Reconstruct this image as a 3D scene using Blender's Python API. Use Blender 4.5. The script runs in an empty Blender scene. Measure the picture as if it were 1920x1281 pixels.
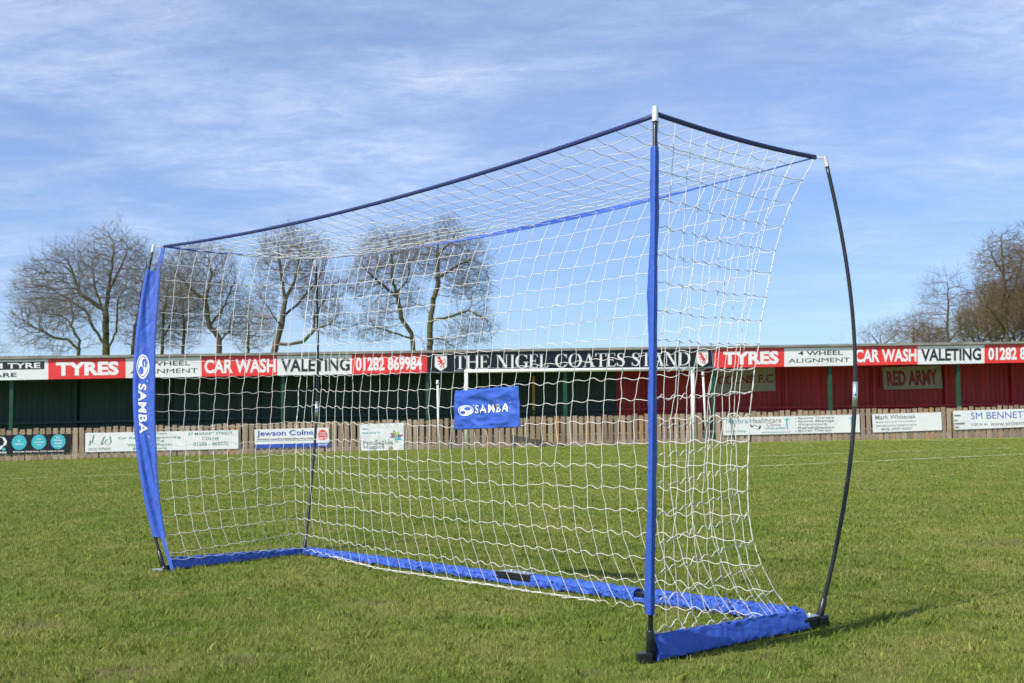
import bpy, bmesh, math, random
import numpy as np
from mathutils import Vector, Matrix, noise as mnoise
from mathutils.kdtree import KDTree

random.seed(7)
rng = np.random.default_rng(7)
SC = bpy.context.scene
COL = SC.collection

# ------------------------------------------------------------------ camera
FPX, PITCH, ROLL, CH = 2154.83, math.radians(3.989), math.radians(-0.603), 0.793
_cp, _sp = math.cos(PITCH), math.sin(PITCH)
_F = np.array([0, _cp, _sp]); _R0 = np.array([1., 0, 0]); _U0 = np.array([0, -_sp, _cp])
_R = math.cos(ROLL) * _R0 + math.sin(ROLL) * _U0
_U = -math.sin(ROLL) * _R0 + math.cos(ROLL) * _U0
CAMP = np.array([0, 0, CH])
cam_d = bpy.data.cameras.new('camera')
cam = bpy.data.objects.new('camera', cam_d)
COL.objects.link(cam)
cam.matrix_world = Matrix(((_R[0], _U[0], -_F[0], 0), (_R[1], _U[1], -_F[1], 0), (_R[2], _U[2], -_F[2], CH), (0, 0, 0, 1)))
cam_d.sensor_width = 36
cam_d.lens = FPX / 1920 * 36
cam_d.clip_start = 0.05
cam_d.clip_end = 3000
cam_d.dof.use_dof = True
cam_d.dof.focus_distance = 5.6
cam_d.dof.aperture_fstop = 8.0
SC.camera = cam

# ------------------------------------------------------------------ sky, sun, exposure
SUN_EL, SUN_AZ = math.radians(48), math.atan2(-0.77, -0.64)       # azimuth measured from +Y towards +X
world = bpy.data.worlds.new('World')
SC.world = world
world.use_nodes = True
wn, wl = world.node_tree.nodes, world.node_tree.links
wn.clear()
w_out = wn.new('ShaderNodeOutputWorld')
w_bg = wn.new('ShaderNodeBackground')
sky = wn.new('ShaderNodeTexSky')
sky.sky_type = 'NISHITA'
sky.sun_disc = False
sky.sun_elevation = SUN_EL
sky.sun_rotation = SUN_AZ
sky.altitude = 700
sky.air_density = 1.0
sky.dust_density = 0.15
sky.ozone_density = 2.0
SKY_STRENGTH = 0.10
w_bg.inputs['Strength'].default_value = SKY_STRENGTH


def wmath(op, a, b=None, c=None):
    n = wn.new('ShaderNodeMath'); n.operation = op
    for i, v in enumerate((a, b, c)):
        if v is None: continue
        if isinstance(v, (int, float)): n.inputs[i].default_value = v
        else: wl.new(v, n.inputs[i])
    return n.outputs[0]


w_tc = wn.new('ShaderNodeTexCoord')
w_sep = wn.new('ShaderNodeSeparateXYZ')
wl.new(w_tc.outputs['Generated'], w_sep.inputs[0])
w_z = wmath('MAXIMUM', w_sep.outputs['Z'], 0.0)
w_den = wmath('ADD', w_z, 0.10)
w_x = wmath('DIVIDE', w_sep.outputs['X'], w_den)
w_y = wmath('DIVIDE', w_sep.outputs['Y'], w_den)
w_cmb = wn.new('ShaderNodeCombineXYZ')
wl.new(w_x, w_cmb.inputs[0]); wl.new(w_y, w_cmb.inputs[1])


def wnoise(scale, detail, rough, dist, sx, sy, rot, off):
    mp = wn.new('ShaderNodeMapping')
    mp.inputs['Scale'].default_value = (sx, sy, 1)
    mp.inputs['Rotation'].default_value = (0, 0, math.radians(rot))
    mp.inputs['Location'].default_value = off
    wl.new(w_cmb.outputs[0], mp.inputs[0])
    n = wn.new('ShaderNodeTexNoise')
    n.inputs['Scale'].default_value = scale
    n.inputs['Detail'].default_value = detail
    n.inputs['Roughness'].default_value = rough
    n.inputs['Distortion'].default_value = dist
    wl.new(mp.outputs[0], n.inputs['Vector'])
    return n.outputs['Fac']


def wramp(src, lo, hi, a=0.0, b=1.0):
    mr = wn.new('ShaderNodeMapRange')
    mr.interpolation_type = 'SMOOTHSTEP'
    wl.new(src, mr.inputs[0])
    for i, v in enumerate((lo, hi, a, b)): mr.inputs[i + 1].default_value = v
    return mr.outputs[0]


big = wramp(wnoise(0.75, 3, 0.5, 0.2, 1, 1, 0, (1.7, 4.4, 0)), 0.38, 0.72)
big = wmath('ADD', big, wramp(w_z, 0.22, 0.42, 0.0, 0.35))
leftw = wramp(wmath('DIVIDE', w_sep.outputs['X'], wmath('MAXIMUM', w_sep.outputs['Y'], 0.05)), 0.10, -0.45, 0.0, 0.42)
big = wmath('MINIMUM', wmath('ADD', big, leftw), 1.0)
streak = wramp(wnoise(1.5, 10, 0.62, 0.45, 0.9, 1.5, 14, (3.1, 0.5, 0)), 0.22, 0.86)
fine = wramp(wnoise(9.0, 10, 0.72, 0.6, 0.9, 1.3, 24, (0, 0, 0)), 0.30, 0.68, 0.46, 1.02)
cov = wmath('MULTIPLY', wmath('MULTIPLY', wmath('ADD', wmath('MULTIPLY', big, 0.85), 0.15), streak), fine)
low = wramp(w_z, 0.03, 0.28, 0.38, 1.0)
cov = wmath('MINIMUM', wmath('MULTIPLY', wmath('MULTIPLY', cov, low), 0.90), 0.56)
veil = wramp(w_z, 0.0, 0.5, 0.03, 0.10)
cov = wmath('ADD', cov, veil)
tint = wn.new('ShaderNodeMix'); tint.data_type = 'RGBA'; tint.blend_type = 'MULTIPLY'
tint.inputs[0].default_value = 1.0
wl.new(sky.outputs[0], tint.inputs[6])
tgrad = wn.new('ShaderNodeMix'); tgrad.data_type = 'RGBA'
wl.new(wramp(w_z, 0.0, 0.35), tgrad.inputs[0])
tgrad.inputs[6].default_value = (0.62, 0.74, 0.98, 1); tgrad.inputs[7].default_value = (0.90, 1.0, 1.22, 1)
wl.new(tgrad.outputs[2], tint.inputs[7])
w_mix = wn.new('ShaderNodeMix'); w_mix.data_type = 'RGBA'
wl.new(cov, w_mix.inputs[0])
wl.new(tint.outputs[2], w_mix.inputs[6])
w_mix.inputs[7].default_value = (6.8, 7.4, 8.5, 1)
wl.new(w_mix.outputs[2], w_bg.inputs['Color'])
wl.new(w_bg.outputs[0], w_out.inputs[0])

sun_d = bpy.data.lights.new('sun', 'SUN')
sun_d.energy = 4.2
sun_d.angle = math.radians(0.53)
sun_d.color = (1.0, 0.95, 0.87)
sun = bpy.data.objects.new('sun', sun_d)
COL.objects.link(sun)
sv = Vector((math.sin(SUN_AZ) * math.cos(SUN_EL), math.cos(SUN_AZ) * math.cos(SUN_EL), math.sin(SUN_EL)))
sun.rotation_euler = sv.to_track_quat('Z', 'Y').to_euler()
sun.location = (-8, -10, 14)

SC.view_settings.view_transform = 'Standard'
SC.view_settings.look = 'None'
SC.view_settings.exposure = 0.5
SC.view_settings.gamma = 1.0
SC.render.resolution_x, SC.render.resolution_y = 1024, 683


# ------------------------------------------------------------------ picture <-> place helpers
def ray(px, py):
    return _F + _R * ((px - 960) / FPX) - _U * ((py - 640.5) / FPX)


def at_y(px, py, Y):
    d = ray(px, py); return CAMP + d * (Y / d[1])


def at_z(px, py, Z):
    d = ray(px, py); return CAMP + d * ((Z - CH) / d[2])


def proj(P):
    d = np.asarray(P, float) - CAMP
    z = d @ _F
    return np.array([960 + FPX * (d @ _R) / z, 640.5 - FPX * (d @ _U) / z])


_g = np.polyfit([-16.4, -1.0, 18.0], [-0.30, -0.07, 0.06], 2)


def gz(x, y):
    x = np.clip(x, -22.0, 24.0)
    t = np.clip((np.asarray(y, float) - 9.0) / 27.0, 0, 1)
    t = t * t * (3 - 2 * t)
    return t * np.polyval(_g, x)


def on_ground(px, py):
    d = ray(px, py); k = CH / max(1e-4, -d[2]) if d[2] < 0 else 60
    for _ in range(40):
        P = CAMP + d * k
        k2 = (gz(P[0], P[1]) - CH) / d[2] if abs(d[2]) > 1e-6 else k
        k = 0.5 * k + 0.5 * min(max(k2, 1), 60)
    return CAMP + d * k


# the stand and its fence run along one line
L0 = np.array([-16.44, 36.9, 0]); L1 = np.array([17.95, 40.3, 0])
LD = (L1 - L0) / np.linalg.norm(L1 - L0)
LN = np.array([LD[1], -LD[0], 0])          # towards the pitch


def SP(px, py, t):
    """picture point onto the vertical plane t metres behind the fence line"""
    d = ray(px, py); o = L0 - LN * t
    k = ((o - CAMP) @ LN) / (d @ LN)
    return CAMP + d * k


def sline(p0, p1, t):
    """height along a straight line of the stand given by two picture points"""
    a, b = SP(*p0, t), SP(*p1, t)
    sa, sb = (a - L0) @ LD, (b - L0) @ LD
    return lambda s: a[2] + (b[2] - a[2]) * (s - sa) / (sb - sa)


def SW(s, z, t):
    P = L0 + LD * s - LN * t
    return np.array([P[0], P[1], z])


def s_of(px, t, py=760):
    return float((SP(px, py, t) - L0) @ LD)


# ------------------------------------------------------------------ object helpers
def tag(o, label=None, cat=None, group=None, kind=None):
    if label: o['label'] = label
    if cat: o['category'] = cat
    if group: o['group'] = group
    if kind: o['kind'] = kind
    return o


def empty(name, loc, label=None, cat=None, group=None):
    o = bpy.data.objects.new(name, None)
    o.location = Vector(loc); o.empty_display_size = 0.2
    COL.objects.link(o)
    bpy.context.view_layer.update()
    return tag(o, label, cat, group)


def link(name, me, m, parent=None, smooth=False):
    o = bpy.data.objects.new(name, me)
    if m is not None: me.materials.append(m)
    if smooth:
        me.polygons.foreach_set('use_smooth', [True] * len(me.polygons))
    COL.objects.link(o)
    if parent is not None:
        o.parent = parent
        o.matrix_parent_inverse = Matrix.Translation(-parent.location)   # parts themselves sit at the origin
    return o


class MB:
    def __init__(s):
        s.v = []; s.f = []

    def add(s, vs, fs):
        n = len(s.v)
        s.v += [tuple(map(float, q)) for q in vs]
        s.f += [tuple(i + n for i in f) for f in fs]

    def hexa(s, b, t):
        """b, t: four bottom and four top corners in the same order"""
        s.add(list(b) + list(t), [(3, 2, 1, 0), (4, 5, 6, 7), (0, 1, 5, 4), (1, 2, 6, 5), (2, 3, 7, 6), (3, 0, 4, 7)])

    def box(s, c, ax, ay, az):
        c, ax, ay, az = map(np.array, (c, ax, ay, az))
        q = [-ax - ay, ax - ay, ax + ay, -ax + ay]
        s.hexa([c + k - az for k in q], [c + k + az for k in q])

    def tube(s, pts, rad, n=8, caps=True, flat=None):
        pts = [np.array(p, float) for p in pts]
        m = len(pts)
        if np.isscalar(rad): rad = [rad] * m
        ref = None; rings = []
        for i in range(m):
            d = pts[min(i + 1, m - 1)] - pts[max(i - 1, 0)]
            d = d / (np.linalg.norm(d) + 1e-12)
            if ref is None:
                ref = np.array([0, 0, 1.]) if abs(d[2]) < 0.9 else np.array([1., 0, 0])
            a = ref - d * (ref @ d); a /= np.linalg.norm(a) + 1e-12
            b = np.cross(d, a); ref = a
            fa, fb = (1, 1) if flat is None else flat
            rings.append([pts[i] + rad[i] * (fa * math.cos(2 * math.pi * k / n) * a + fb * math.sin(2 * math.pi * k / n) * b) for k in range(n)])
        vs = [p for r in rings for p in r]; fs = []
        for i in range(m - 1):
            for k in range(n):
                k2 = (k + 1) % n
                fs.append((i * n + k, i * n + k2, (i + 1) * n + k2, (i + 1) * n + k))
        if caps:
            fs.append(tuple(range(n - 1, -1, -1)))
            fs.append(tuple((m - 1) * n + k for k in range(n)))
        s.add(vs, fs)

    def mesh(s, name):
        me = bpy.data.meshes.new(name)
        me.from_pydata(s.v, [], s.f)
        me.update()
        return me

    def build(s, name, m, parent=None, smooth=False, bevel=0):
        o = link(name, s.mesh(name), m, parent, smooth)
        if bevel:
            b = o.modifiers.new('bevel', 'BEVEL'); b.width = bevel; b.segments = 2; b.limit_method = 'ANGLE'
        return o


def np_mesh(name, V, F):
    """fast mesh from arrays; F is (n,3) or (n,4)"""
    me = bpy.data.meshes.new(name)
    V = np.asarray(V, np.float32); F = np.asarray(F, np.int32)
    me.vertices.add(len(V)); me.vertices.foreach_set('co', V.ravel())
    k = F.shape[1]
    me.loops.add(F.size); me.loops.foreach_set('vertex_index', F.ravel())
    me.polygons.add(len(F))
    me.polygons.foreach_set('loop_start', np.arange(0, F.size, k, dtype=np.int32))
    me.update(calc_edges=True)
    return me


# ------------------------------------------------------------------ materials
def new_mat(name):
    m = bpy.data.materials.new(name); m.use_nodes = True
    nt = m.node_tree; b = nt.nodes['Principled BSDF']
    return m, nt, b


def mat(name, col, rough=0.6, metal=0.0, var=0.12, scale=8.0, bump=0.0, bscale=40.0, spec=0.5, sheen=0.0, col2=None, trans=0.0):
    m, nt, b = new_mat(name)
    tc = nt.nodes.new('ShaderNodeTexCoord')
    n = nt.nodes.new('ShaderNodeTexNoise')
    n.inputs['Scale'].default_value = scale; n.inputs['Detail'].default_value = 6
    n.inputs['Roughness'].default_value = 0.6
    nt.links.new(tc.outputs['Object'], n.inputs['Vector'])
    mx = nt.nodes.new('ShaderNodeMix'); mx.data_type = 'RGBA'
    c2 = col2 or tuple(c * (1 - var) for c in col)
    c1 = col if col2 else tuple(min(1, c * (1 + var * 0.6)) for c in col)
    mx.inputs[6].default_value = (*c1, 1); mx.inputs[7].default_value = (*c2, 1)
    mr = nt.nodes.new('ShaderNodeMapRange')
    mr.inputs[1].default_value = 0.35; mr.inputs[2].default_value = 0.65
    nt.links.new(n.outputs['Fac'], mr.inputs[0]); nt.links.new(mr.outputs[0], mx.inputs[0])
    nt.links.new(mx.outputs[2], b.inputs['Base Color'])
    b.inputs['Roughness'].default_value = rough
    b.inputs['Metallic'].default_value = metal
    b.inputs['Specular IOR Level'].default_value = spec
    if sheen: b.inputs['Sheen Weight'].default_value = sheen
    if bump:
        n2 = nt.nodes.new('ShaderNodeTexNoise'); n2.inputs['Scale'].default_value = bscale; n2.inputs['Detail'].default_value = 4
        nt.links.new(tc.outputs['Object'], n2.inputs['Vector'])
        bp = nt.nodes.new('ShaderNodeBump'); bp.inputs['Strength'].default_value = bump; bp.inputs['Distance'].default_value = 0.01
        nt.links.new(n2.outputs['Fac'], bp.inputs['Height']); nt.links.new(bp.outputs[0], b.inputs['Normal'])
    return m


M = {}
M['blue'] = mat('blue_nylon', (0.036, 0.100, 0.46), 0.58, var=0.10, scale=14, bump=0.25, bscale=50, spec=0.35, sheen=0.0)
M['blue_shaded'] = mat('shaded_blue_webbing', (0.010, 0.020, 0.115), 0.6, var=0.2, scale=30)  # underside shade of the front and right top straps, put into the colour
M['white_ink'] = mat('white_ink', (0.76, 0.79, 0.82), 0.45, var=0.05)
M['carbon'] = mat('black_fibreglass', (0.018, 0.018, 0.020), 0.38, var=0.2, scale=20)
M['black_steel'] = mat('black_steel', (0.012, 0.013, 0.015), 0.35, var=0.2, scale=20, bump=0.1)
M['zinc'] = mat('zinc_steel', (0.55, 0.58, 0.60), 0.32, metal=0.85, var=0.15, scale=60)
M['alu'] = mat('pale_alloy', (0.62, 0.64, 0.64), 0.38, metal=0.35, var=0.12, scale=60)
M['cord'] = mat('white_cord', (0.69, 0.675, 0.63), 0.85, var=0.14, scale=40, spec=0.2)
M['post_white'] = mat('white_gloss_paint', (0.80, 0.80, 0.79), 0.35, var=0.06, scale=2)
M['red'] = mat('red_sign_board', (0.78, 0.040, 0.038), 0.45, var=0.13, scale=1.5)
M['white'] = mat('white_sign_board', (0.76, 0.76, 0.755), 0.45, var=0.07, scale=1.5)
M['navy'] = mat('dark_sign_board', (0.006, 0.007, 0.012), 0.4, var=0.15, scale=1.5)
M['letter_white'] = mat('white_vinyl', (0.80, 0.80, 0.80), 0.5, var=0.03)
M['letter_black'] = mat('black_vinyl', (0.02, 0.022, 0.028), 0.5, var=0.1)
M['letter_red'] = mat('red_vinyl', (0.70, 0.04, 0.04), 0.5, var=0.1)
M['letter_maroon'] = mat('maroon_paint', (0.30, 0.035, 0.03), 0.6, var=0.1)
M['letter_green'] = mat('green_vinyl', (0.06, 0.24, 0.17), 0.5, var=0.1)
M['letter_teal'] = mat('teal_vinyl', (0.10, 0.36, 0.42), 0.5, var=0.1)
M['letter_blue'] = mat('blue_vinyl', (0.03, 0.08, 0.42), 0.5, var=0.1)
M['letter_grey'] = mat('grey_vinyl', (0.20, 0.22, 0.23), 0.5, var=0.1)
M['cyan'] = mat('cyan_vinyl', (0.05, 0.42, 0.52), 0.5, var=0.05)
M['magenta'] = mat('purple_vinyl', (0.30, 0.08, 0.28), 0.5, var=0.1)
M['lime'] = mat('lime_vinyl', (0.32, 0.48, 0.12), 0.5, var=0.1)
M['cream'] = mat('cream_board', (0.40, 0.38, 0.27), 0.6, var=0.12, scale=1.2)
M['yellow'] = mat('yellow_tape', (0.55, 0.38, 0.04), 0.6, var=0.2)
M['green_paint'] = mat('green_gloss_paint', (0.011, 0.070, 0.036), 0.5, var=0.15, scale=3)
M['roof'] = mat('grey_roof_sheet', (0.25, 0.24, 0.21), 0.7, var=0.3, scale=2)
M['vinyl_banner'] = mat('white_vinyl_banner', (0.74, 0.75, 0.75), 0.35, var=0.05, bump=0.2, bscale=6)
M['concrete'] = mat('concrete', (0.25, 0.24, 0.22), 0.85, var=0.2, scale=1)


def cladding(name, c1, c2):
    m, nt, b = new_mat(name)
    tc = nt.nodes.new('ShaderNodeTexCoord')
    mp = nt.nodes.new('ShaderNodeMapping'); mp.inputs['Scale'].default_value = (1.2, 1.2, 0.25)
    n = nt.nodes.new('ShaderNodeTexNoise'); n.inputs['Scale'].default_value = 2.5; n.inputs['Detail'].default_value = 8
    nt.links.new(tc.outputs['Object'], mp.inputs[0]); nt.links.new(mp.outputs[0], n.inputs['Vector'])
    r = nt.nodes.new('ShaderNodeValToRGB')
    r.color_ramp.elements[0].position = 0.35; r.color_ramp.elements[0].color = (*c1, 1)
    r.color_ramp.elements[1].position = 0.7; r.color_ramp.elements[1].color = (*c2, 1)
    nt.links.new(n.outputs['Fac'], r.inputs[0]); nt.links.new(r.outputs[0], b.inputs['Base Color'])
    b.inputs['Roughness'].default_value = 0.5
    return m


M['clad_green'] = cladding('green_corrugated_sheet', (0.006, 0.034, 0.021), (0.012, 0.054, 0.032))
M['clad_red'] = cladding('red_corrugated_sheet', (0.36, 0.014, 0.012), (0.52, 0.026, 0.020))


def wood_mat():
    m, nt, b = new_mat('weathered_fence_timber')
    L = nt.links.new
    geo = nt.nodes.new('ShaderNodeNewGeometry'); tc = nt.nodes.new('ShaderNodeTexCoord')
    r = nt.nodes.new('ShaderNodeValToRGB')
    e = r.color_ramp.elements
    e[0].position = 0; e[0].color = (0.30, 0.21, 0.135, 1)
    e[1].position = 1; e[1].color = (0.42, 0.24, 0.10, 1)
    for p, c in ((0.15, (0.25, 0.19, 0.13, 1)), (0.35, (0.38, 0.29, 0.195, 1)), (0.6, (0.44, 0.345, 0.24, 1)), (0.8, (0.31, 0.24, 0.17, 1)), (0.93, (0.36, 0.25, 0.15, 1))):
        k = e.new(p); k.color = c
    L(geo.outputs['Random Per Island'], r.inputs[0])
    mp = nt.nodes.new('ShaderNodeMapping'); mp.inputs['Scale'].default_value = (20, 20, 1.5)
    L(tc.outputs['Object'], mp.inputs[0])
    n = nt.nodes.new('ShaderNodeTexNoise'); n.inputs['Scale'].default_value = 1.5; n.inputs['Detail'].default_value = 8
    L(mp.outputs[0], n.inputs['Vector'])
    mr = nt.nodes.new('ShaderNodeMapRange'); mr.inputs[1].default_value = 0.3; mr.inputs[2].default_value = 0.7
    mr.inputs[3].default_value = 0.66; mr.inputs[4].default_value = 1.1
    L(n.outputs['Fac'], mr.inputs[0])
    mx = nt.nodes.new('ShaderNodeMix'); mx.data_type = 'RGBA'; mx.blend_type = 'MULTIPLY'; mx.inputs[0].default_value = 1
    L(r.outputs[0], mx.inputs[6])
    cc = nt.nodes.new('ShaderNodeCombineColor')
    for i in range(3): L(mr.outputs[0], cc.inputs[i])
    L(cc.outputs[0], mx.inputs[7]); L(mx.outputs[2], b.inputs['Base Color'])
    b.inputs['Roughness'].default_value = 0.85
    return m


M['wood'] = wood_mat()


def bark_mat(name, c1, c2, moss=None, mth=0.6):
    m, nt, b = new_mat(name)
    L = nt.links.new
    tc = nt.nodes.new('ShaderNodeTexCoord')
    n = nt.nodes.new('ShaderNodeTexNoise'); n.inputs['Scale'].default_value = 1.3; n.inputs['Detail'].default_value = 8
    L(tc.outputs['Object'], n.inputs['Vector'])
    r = nt.nodes.new('ShaderNodeValToRGB')
    r.color_ramp.elements[0].position = 0.35; r.color_ramp.elements[0].color = (*c1, 1)
    r.color_ramp.elements[1].position = 0.65; r.color_ramp.elements[1].color = (*c2, 1)
    L(n.outputs['Fac'], r.inputs[0])
    out = r.outputs[0]
    if moss:
        n2 = nt.nodes.new('ShaderNodeTexNoise'); n2.inputs['Scale'].default_value = 0.8; n2.inputs['Detail'].default_value = 6
        L(tc.outputs['Object'], n2.inputs['Vector'])
        mr = nt.nodes.new('ShaderNodeMapRange'); mr.inputs[1].default_value = mth - 0.12; mr.inputs[2].default_value = mth + 0.05
        L(n2.outputs['Fac'], mr.inputs[0])
        mx = nt.nodes.new('ShaderNodeMix'); mx.data_type = 'RGBA'
        L(mr.outputs[0], mx.inputs[0]); L(out, mx.inputs[6]); mx.inputs[7].default_value = (*moss, 1)
        out = mx.outputs[2]
    L(out, b.inputs['Base Color'])
    b.inputs['Roughness'].default_value = 0.9; b.inputs['Specular IOR Level'].default_value = 0.2
    return m


M['bark'] = bark_mat('mossy_bark', (0.095, 0.080, 0.056), (0.155, 0.13, 0.095), (0.085, 0.088, 0.028), 0.56)
M['twig'] = bark_mat('grey_twig_bark', (0.15, 0.128, 0.098), (0.22, 0.19, 0.145))
M['twig_brown'] = bark_mat('brown_twig_bark', (0.13, 0.095, 0.06), (0.20, 0.15, 0.09))
M['twig_olive'] = bark_mat('olive_twig_bark', (0.10, 0.09, 0.04), (0.17, 0.14, 0.06))


def grass_colour(nt, rnd=None):
    """patches of green and worn straw turf, by position"""
    L = nt.links.new
    geo = nt.nodes.new('ShaderNodeNewGeometry')

    def nz(scale, det, ro, off=0):
        n = nt.nodes.new('ShaderNodeTexNoise'); n.inputs['Scale'].default_value = scale
        n.inputs['Detail'].default_value = det; n.inputs['Roughness'].default_value = ro
        mp = nt.nodes.new('ShaderNodeMapping'); mp.inputs['Location'].default_value = (off, off * 2, 0)
        L(geo.outputs['Position'], mp.inputs[0]); L(mp.outputs[0], n.inputs['Vector'])
        return n.outputs['Fac']

    def mr(src, a, b, c=0.0, d=1.0):
        k = nt.nodes.new('ShaderNodeMapRange'); L(src, k.inputs[0])
        for i, v in enumerate((a, b, c, d)): k.inputs[i + 1].default_value = v
        return k.outputs[0]

    def mix(f, a, b):
        k = nt.nodes.new('ShaderNodeMix'); k.data_type = 'RGBA'
        if isinstance(f, float): k.inputs[0].default_value = f
        else: L(f, k.inputs[0])
        for i, v in ((6, a), (7, b)):
            if isinstance(v, tuple): k.inputs[i].default_value = (*v, 1)
            else: L(v, k.inputs[i])
        return k.outputs[2]

    def mul(a, b):
        k = nt.nodes.new('ShaderNodeMath'); k.operation = 'MULTIPLY'
        for i, v in enumerate((a, b)):
            if isinstance(v, float): k.inputs[i].default_value = v
            else: L(v, k.inputs[i])
        return k.outputs[0]
    base = mix(mr(nz(0.9, 6, 0.68), 0.38, 0.62), GR['a'], GR['b'])
    base = mix(mul(mr(nz(2.2, 6, 0.7, 9), 0.45, 0.68), 0.55), base, GR['straw'])
    base = mix(mul(mr(nz(7.0, 5, 0.7, 3), 0.5, 0.75), 0.5), base, GR['deep'])
    if rnd is not None:
        base = mix(mr(rnd, 0.72, 1.0, 0.0, 0.75), base, GR['straw'])
        base = mix(mr(rnd, 0.28, 0.0, 0.0, 0.6), base, GR['deep'])
        fr = nt.nodes.new('ShaderNodeMath'); fr.operation = 'FRACT'; L(mul(rnd, 37.7), fr.inputs[0])
        br = mr(fr.outputs[0], 0.0, 1.0, 0.62, 1.42)
        cc = nt.nodes.new('ShaderNodeCombineColor')
        for i_ in range(3): L(br, cc.inputs[i_])
        mx_ = nt.nodes.new('ShaderNodeMix'); mx_.data_type = 'RGBA'; mx_.blend_type = 'MULTIPLY'; mx_.inputs[0].default_value = 1
        L(base, mx_.inputs[6]); L(cc.outputs[0], mx_.inputs[7]); base = mx_.outputs[2]
    return base, geo, nz, mr, mix, mul


GR = dict(a=(0.148, 0.206, 0.030), b=(0.214, 0.246, 0.046), straw=(0.37, 0.325, 0.12), deep=(0.082, 0.145, 0.019), soil=(0.20, 0.150, 0.090))


SOIL = [on_ground(*p)[:2].tolist() + [r] for p, r in (((60, 1175), .20), ((215, 1262), .22), ((470, 1235), .14), ((1885, 1018), .45), ((700, 1130), .14), ((1290, 1040), .16), ((330, 1190), .10), ((1100, 1262), .12), ((1440, 1235), .10))]


def turf_mat():
    m, nt, b = new_mat('worn_turf')
    L = nt.links.new
    base, geo, nz, mr, mix, mul = grass_colour(nt)
    soil = mul(mr(nz(1.1, 7, 0.72, 21), 0.57, 0.70), 0.6)
    base = mix(soil, base, GR['soil'])
    wob = nz(9, 5, 0.7, 4)
    for (sx, sy, sr) in SOIL:      # trodden bare spots
        dn = nt.nodes.new('ShaderNodeVectorMath'); dn.operation = 'DISTANCE'
        L(geo.outputs['Position'], dn.inputs[0]); dn.inputs[1].default_value = (sx, sy, 0)
        ad = nt.nodes.new('ShaderNodeMath'); ad.operation = 'MULTIPLY_ADD'
        L(wob, ad.inputs[0]); ad.inputs[1].default_value = sr * 1.6; L(dn.outputs['Value'], ad.inputs[2])
        base = mix(mr(ad.outputs[0], sr * 1.7, sr * 1.1, 0.0, 0.7), base, GR['soil'])
    fine = mr(nz(45, 6, 0.75, 5), 0.3, 0.7)
    base = mix(mul(fine, 0.35), base, GR['deep'])
    L(base, b.inputs['Base Color'])
    b.inputs['Roughness'].default_value = 0.95; b.inputs['Specular IOR Level'].default_value = 0.1
    bp = nt.nodes.new('ShaderNodeBump'); bp.inputs['Strength'].default_value = 0.9; bp.inputs['Distance'].default_value = 0.03
    L(nz(28, 8, 0.8, 2), bp.inputs['Height']); L(bp.outputs[0], b.inputs['Normal'])
    return m


def blade_mat():
    m, nt, b = new_mat('grass_blade')
    L = nt.links.new
    at = nt.nodes.new('ShaderNodeAttribute'); at.attribute_name = 'rnd'
    base, *_ = grass_colour(nt, at.outputs['Fac'])
    L(base, b.inputs['Base Color'])
    b.inputs['Roughness'].default_value = 0.75; b.inputs['Specular IOR Level'].default_value = 0.15
    tr = nt.nodes.new('ShaderNodeBsdfTranslucent'); L(base, tr.inputs['Color'])
    ms = nt.nodes.new('ShaderNodeMixShader'); ms.inputs[0].default_value = 0.3
    out = nt.nodes['Material Output']
    L(b.outputs[0], ms.inputs[1]); L(tr.outputs[0], ms.inputs[2]); L(ms.outputs[0], out.inputs[0])
    return m


def line_mat():
    m, nt, b = new_mat('worn_line_paint')
    L = nt.links.new
    geo = nt.nodes.new('ShaderNodeNewGeometry')
    vals = []
    for sc, de, lo, hi in ((1.3, 4, 0.40, 0.54), (14, 6, 0.36, 0.58)):
        n = nt.nodes.new('ShaderNodeTexNoise'); n.inputs['Scale'].default_value = sc; n.inputs['Detail'].default_value = de
        n.inputs['Roughness'].default_value = 0.7
        L(geo.outputs['Position'], n.inputs['Vector'])
        k = nt.nodes.new('ShaderNodeMapRange'); k.inputs[1].default_value = lo; k.inputs[2].default_value = hi
        L(n.outputs['Fac'], k.inputs[0]); vals.append(k.outputs[0])
    mu = nt.nodes.new('ShaderNodeMath'); mu.operation = 'MULTIPLY'; L(vals[0], mu.inputs[0]); L(vals[1], mu.inputs[1])
    b.inputs['Base Color'].default_value = (0.56, 0.60, 0.50, 1); b.inputs['Roughness'].default_value = 0.9
    tr = nt.nodes.new('ShaderNodeBsdfTransparent'); ms = nt.nodes.new('ShaderNodeMixShader')
    L(mu.outputs[0], ms.inputs[0]); L(tr.outputs[0], ms.inputs[1]); L(b.outputs[0], ms.inputs[2])
    L(ms.outputs[0], nt.nodes['Material Output'].inputs[0])
    return m


M['turf'] = turf_mat(); M['blade'] = blade_mat(); M['line'] = line_mat()


# ------------------------------------------------------------------ ground
def build_ground():
    xs = np.concatenate([[-1500, -700, -300, -120, -60], np.arange(-34, 34.1, 2.0), [60, 120, 300, 700, 1500]])
    ys = np.concatenate([[-400, -100, -30, -10], np.arange(0, 60.1, 1.5), [80, 120, 200, 400, 900, 2200]])
    V = [(x, y, float(gz(x, y))) for y in ys for x in xs]
    nx = len(xs)
    Fc = [(j * nx + i, j * nx + i + 1, (j + 1) * nx + i + 1, (j + 1) * nx + i) for j in range(len(ys) - 1) for i in range(nx - 1)]
    o = link('ground', np_mesh('ground', V, Fc), M['turf'], smooth=True)
    tag(o, 'worn green football pitch turf sloping gently up to the right', None, None, 'structure')


build_ground()


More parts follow.
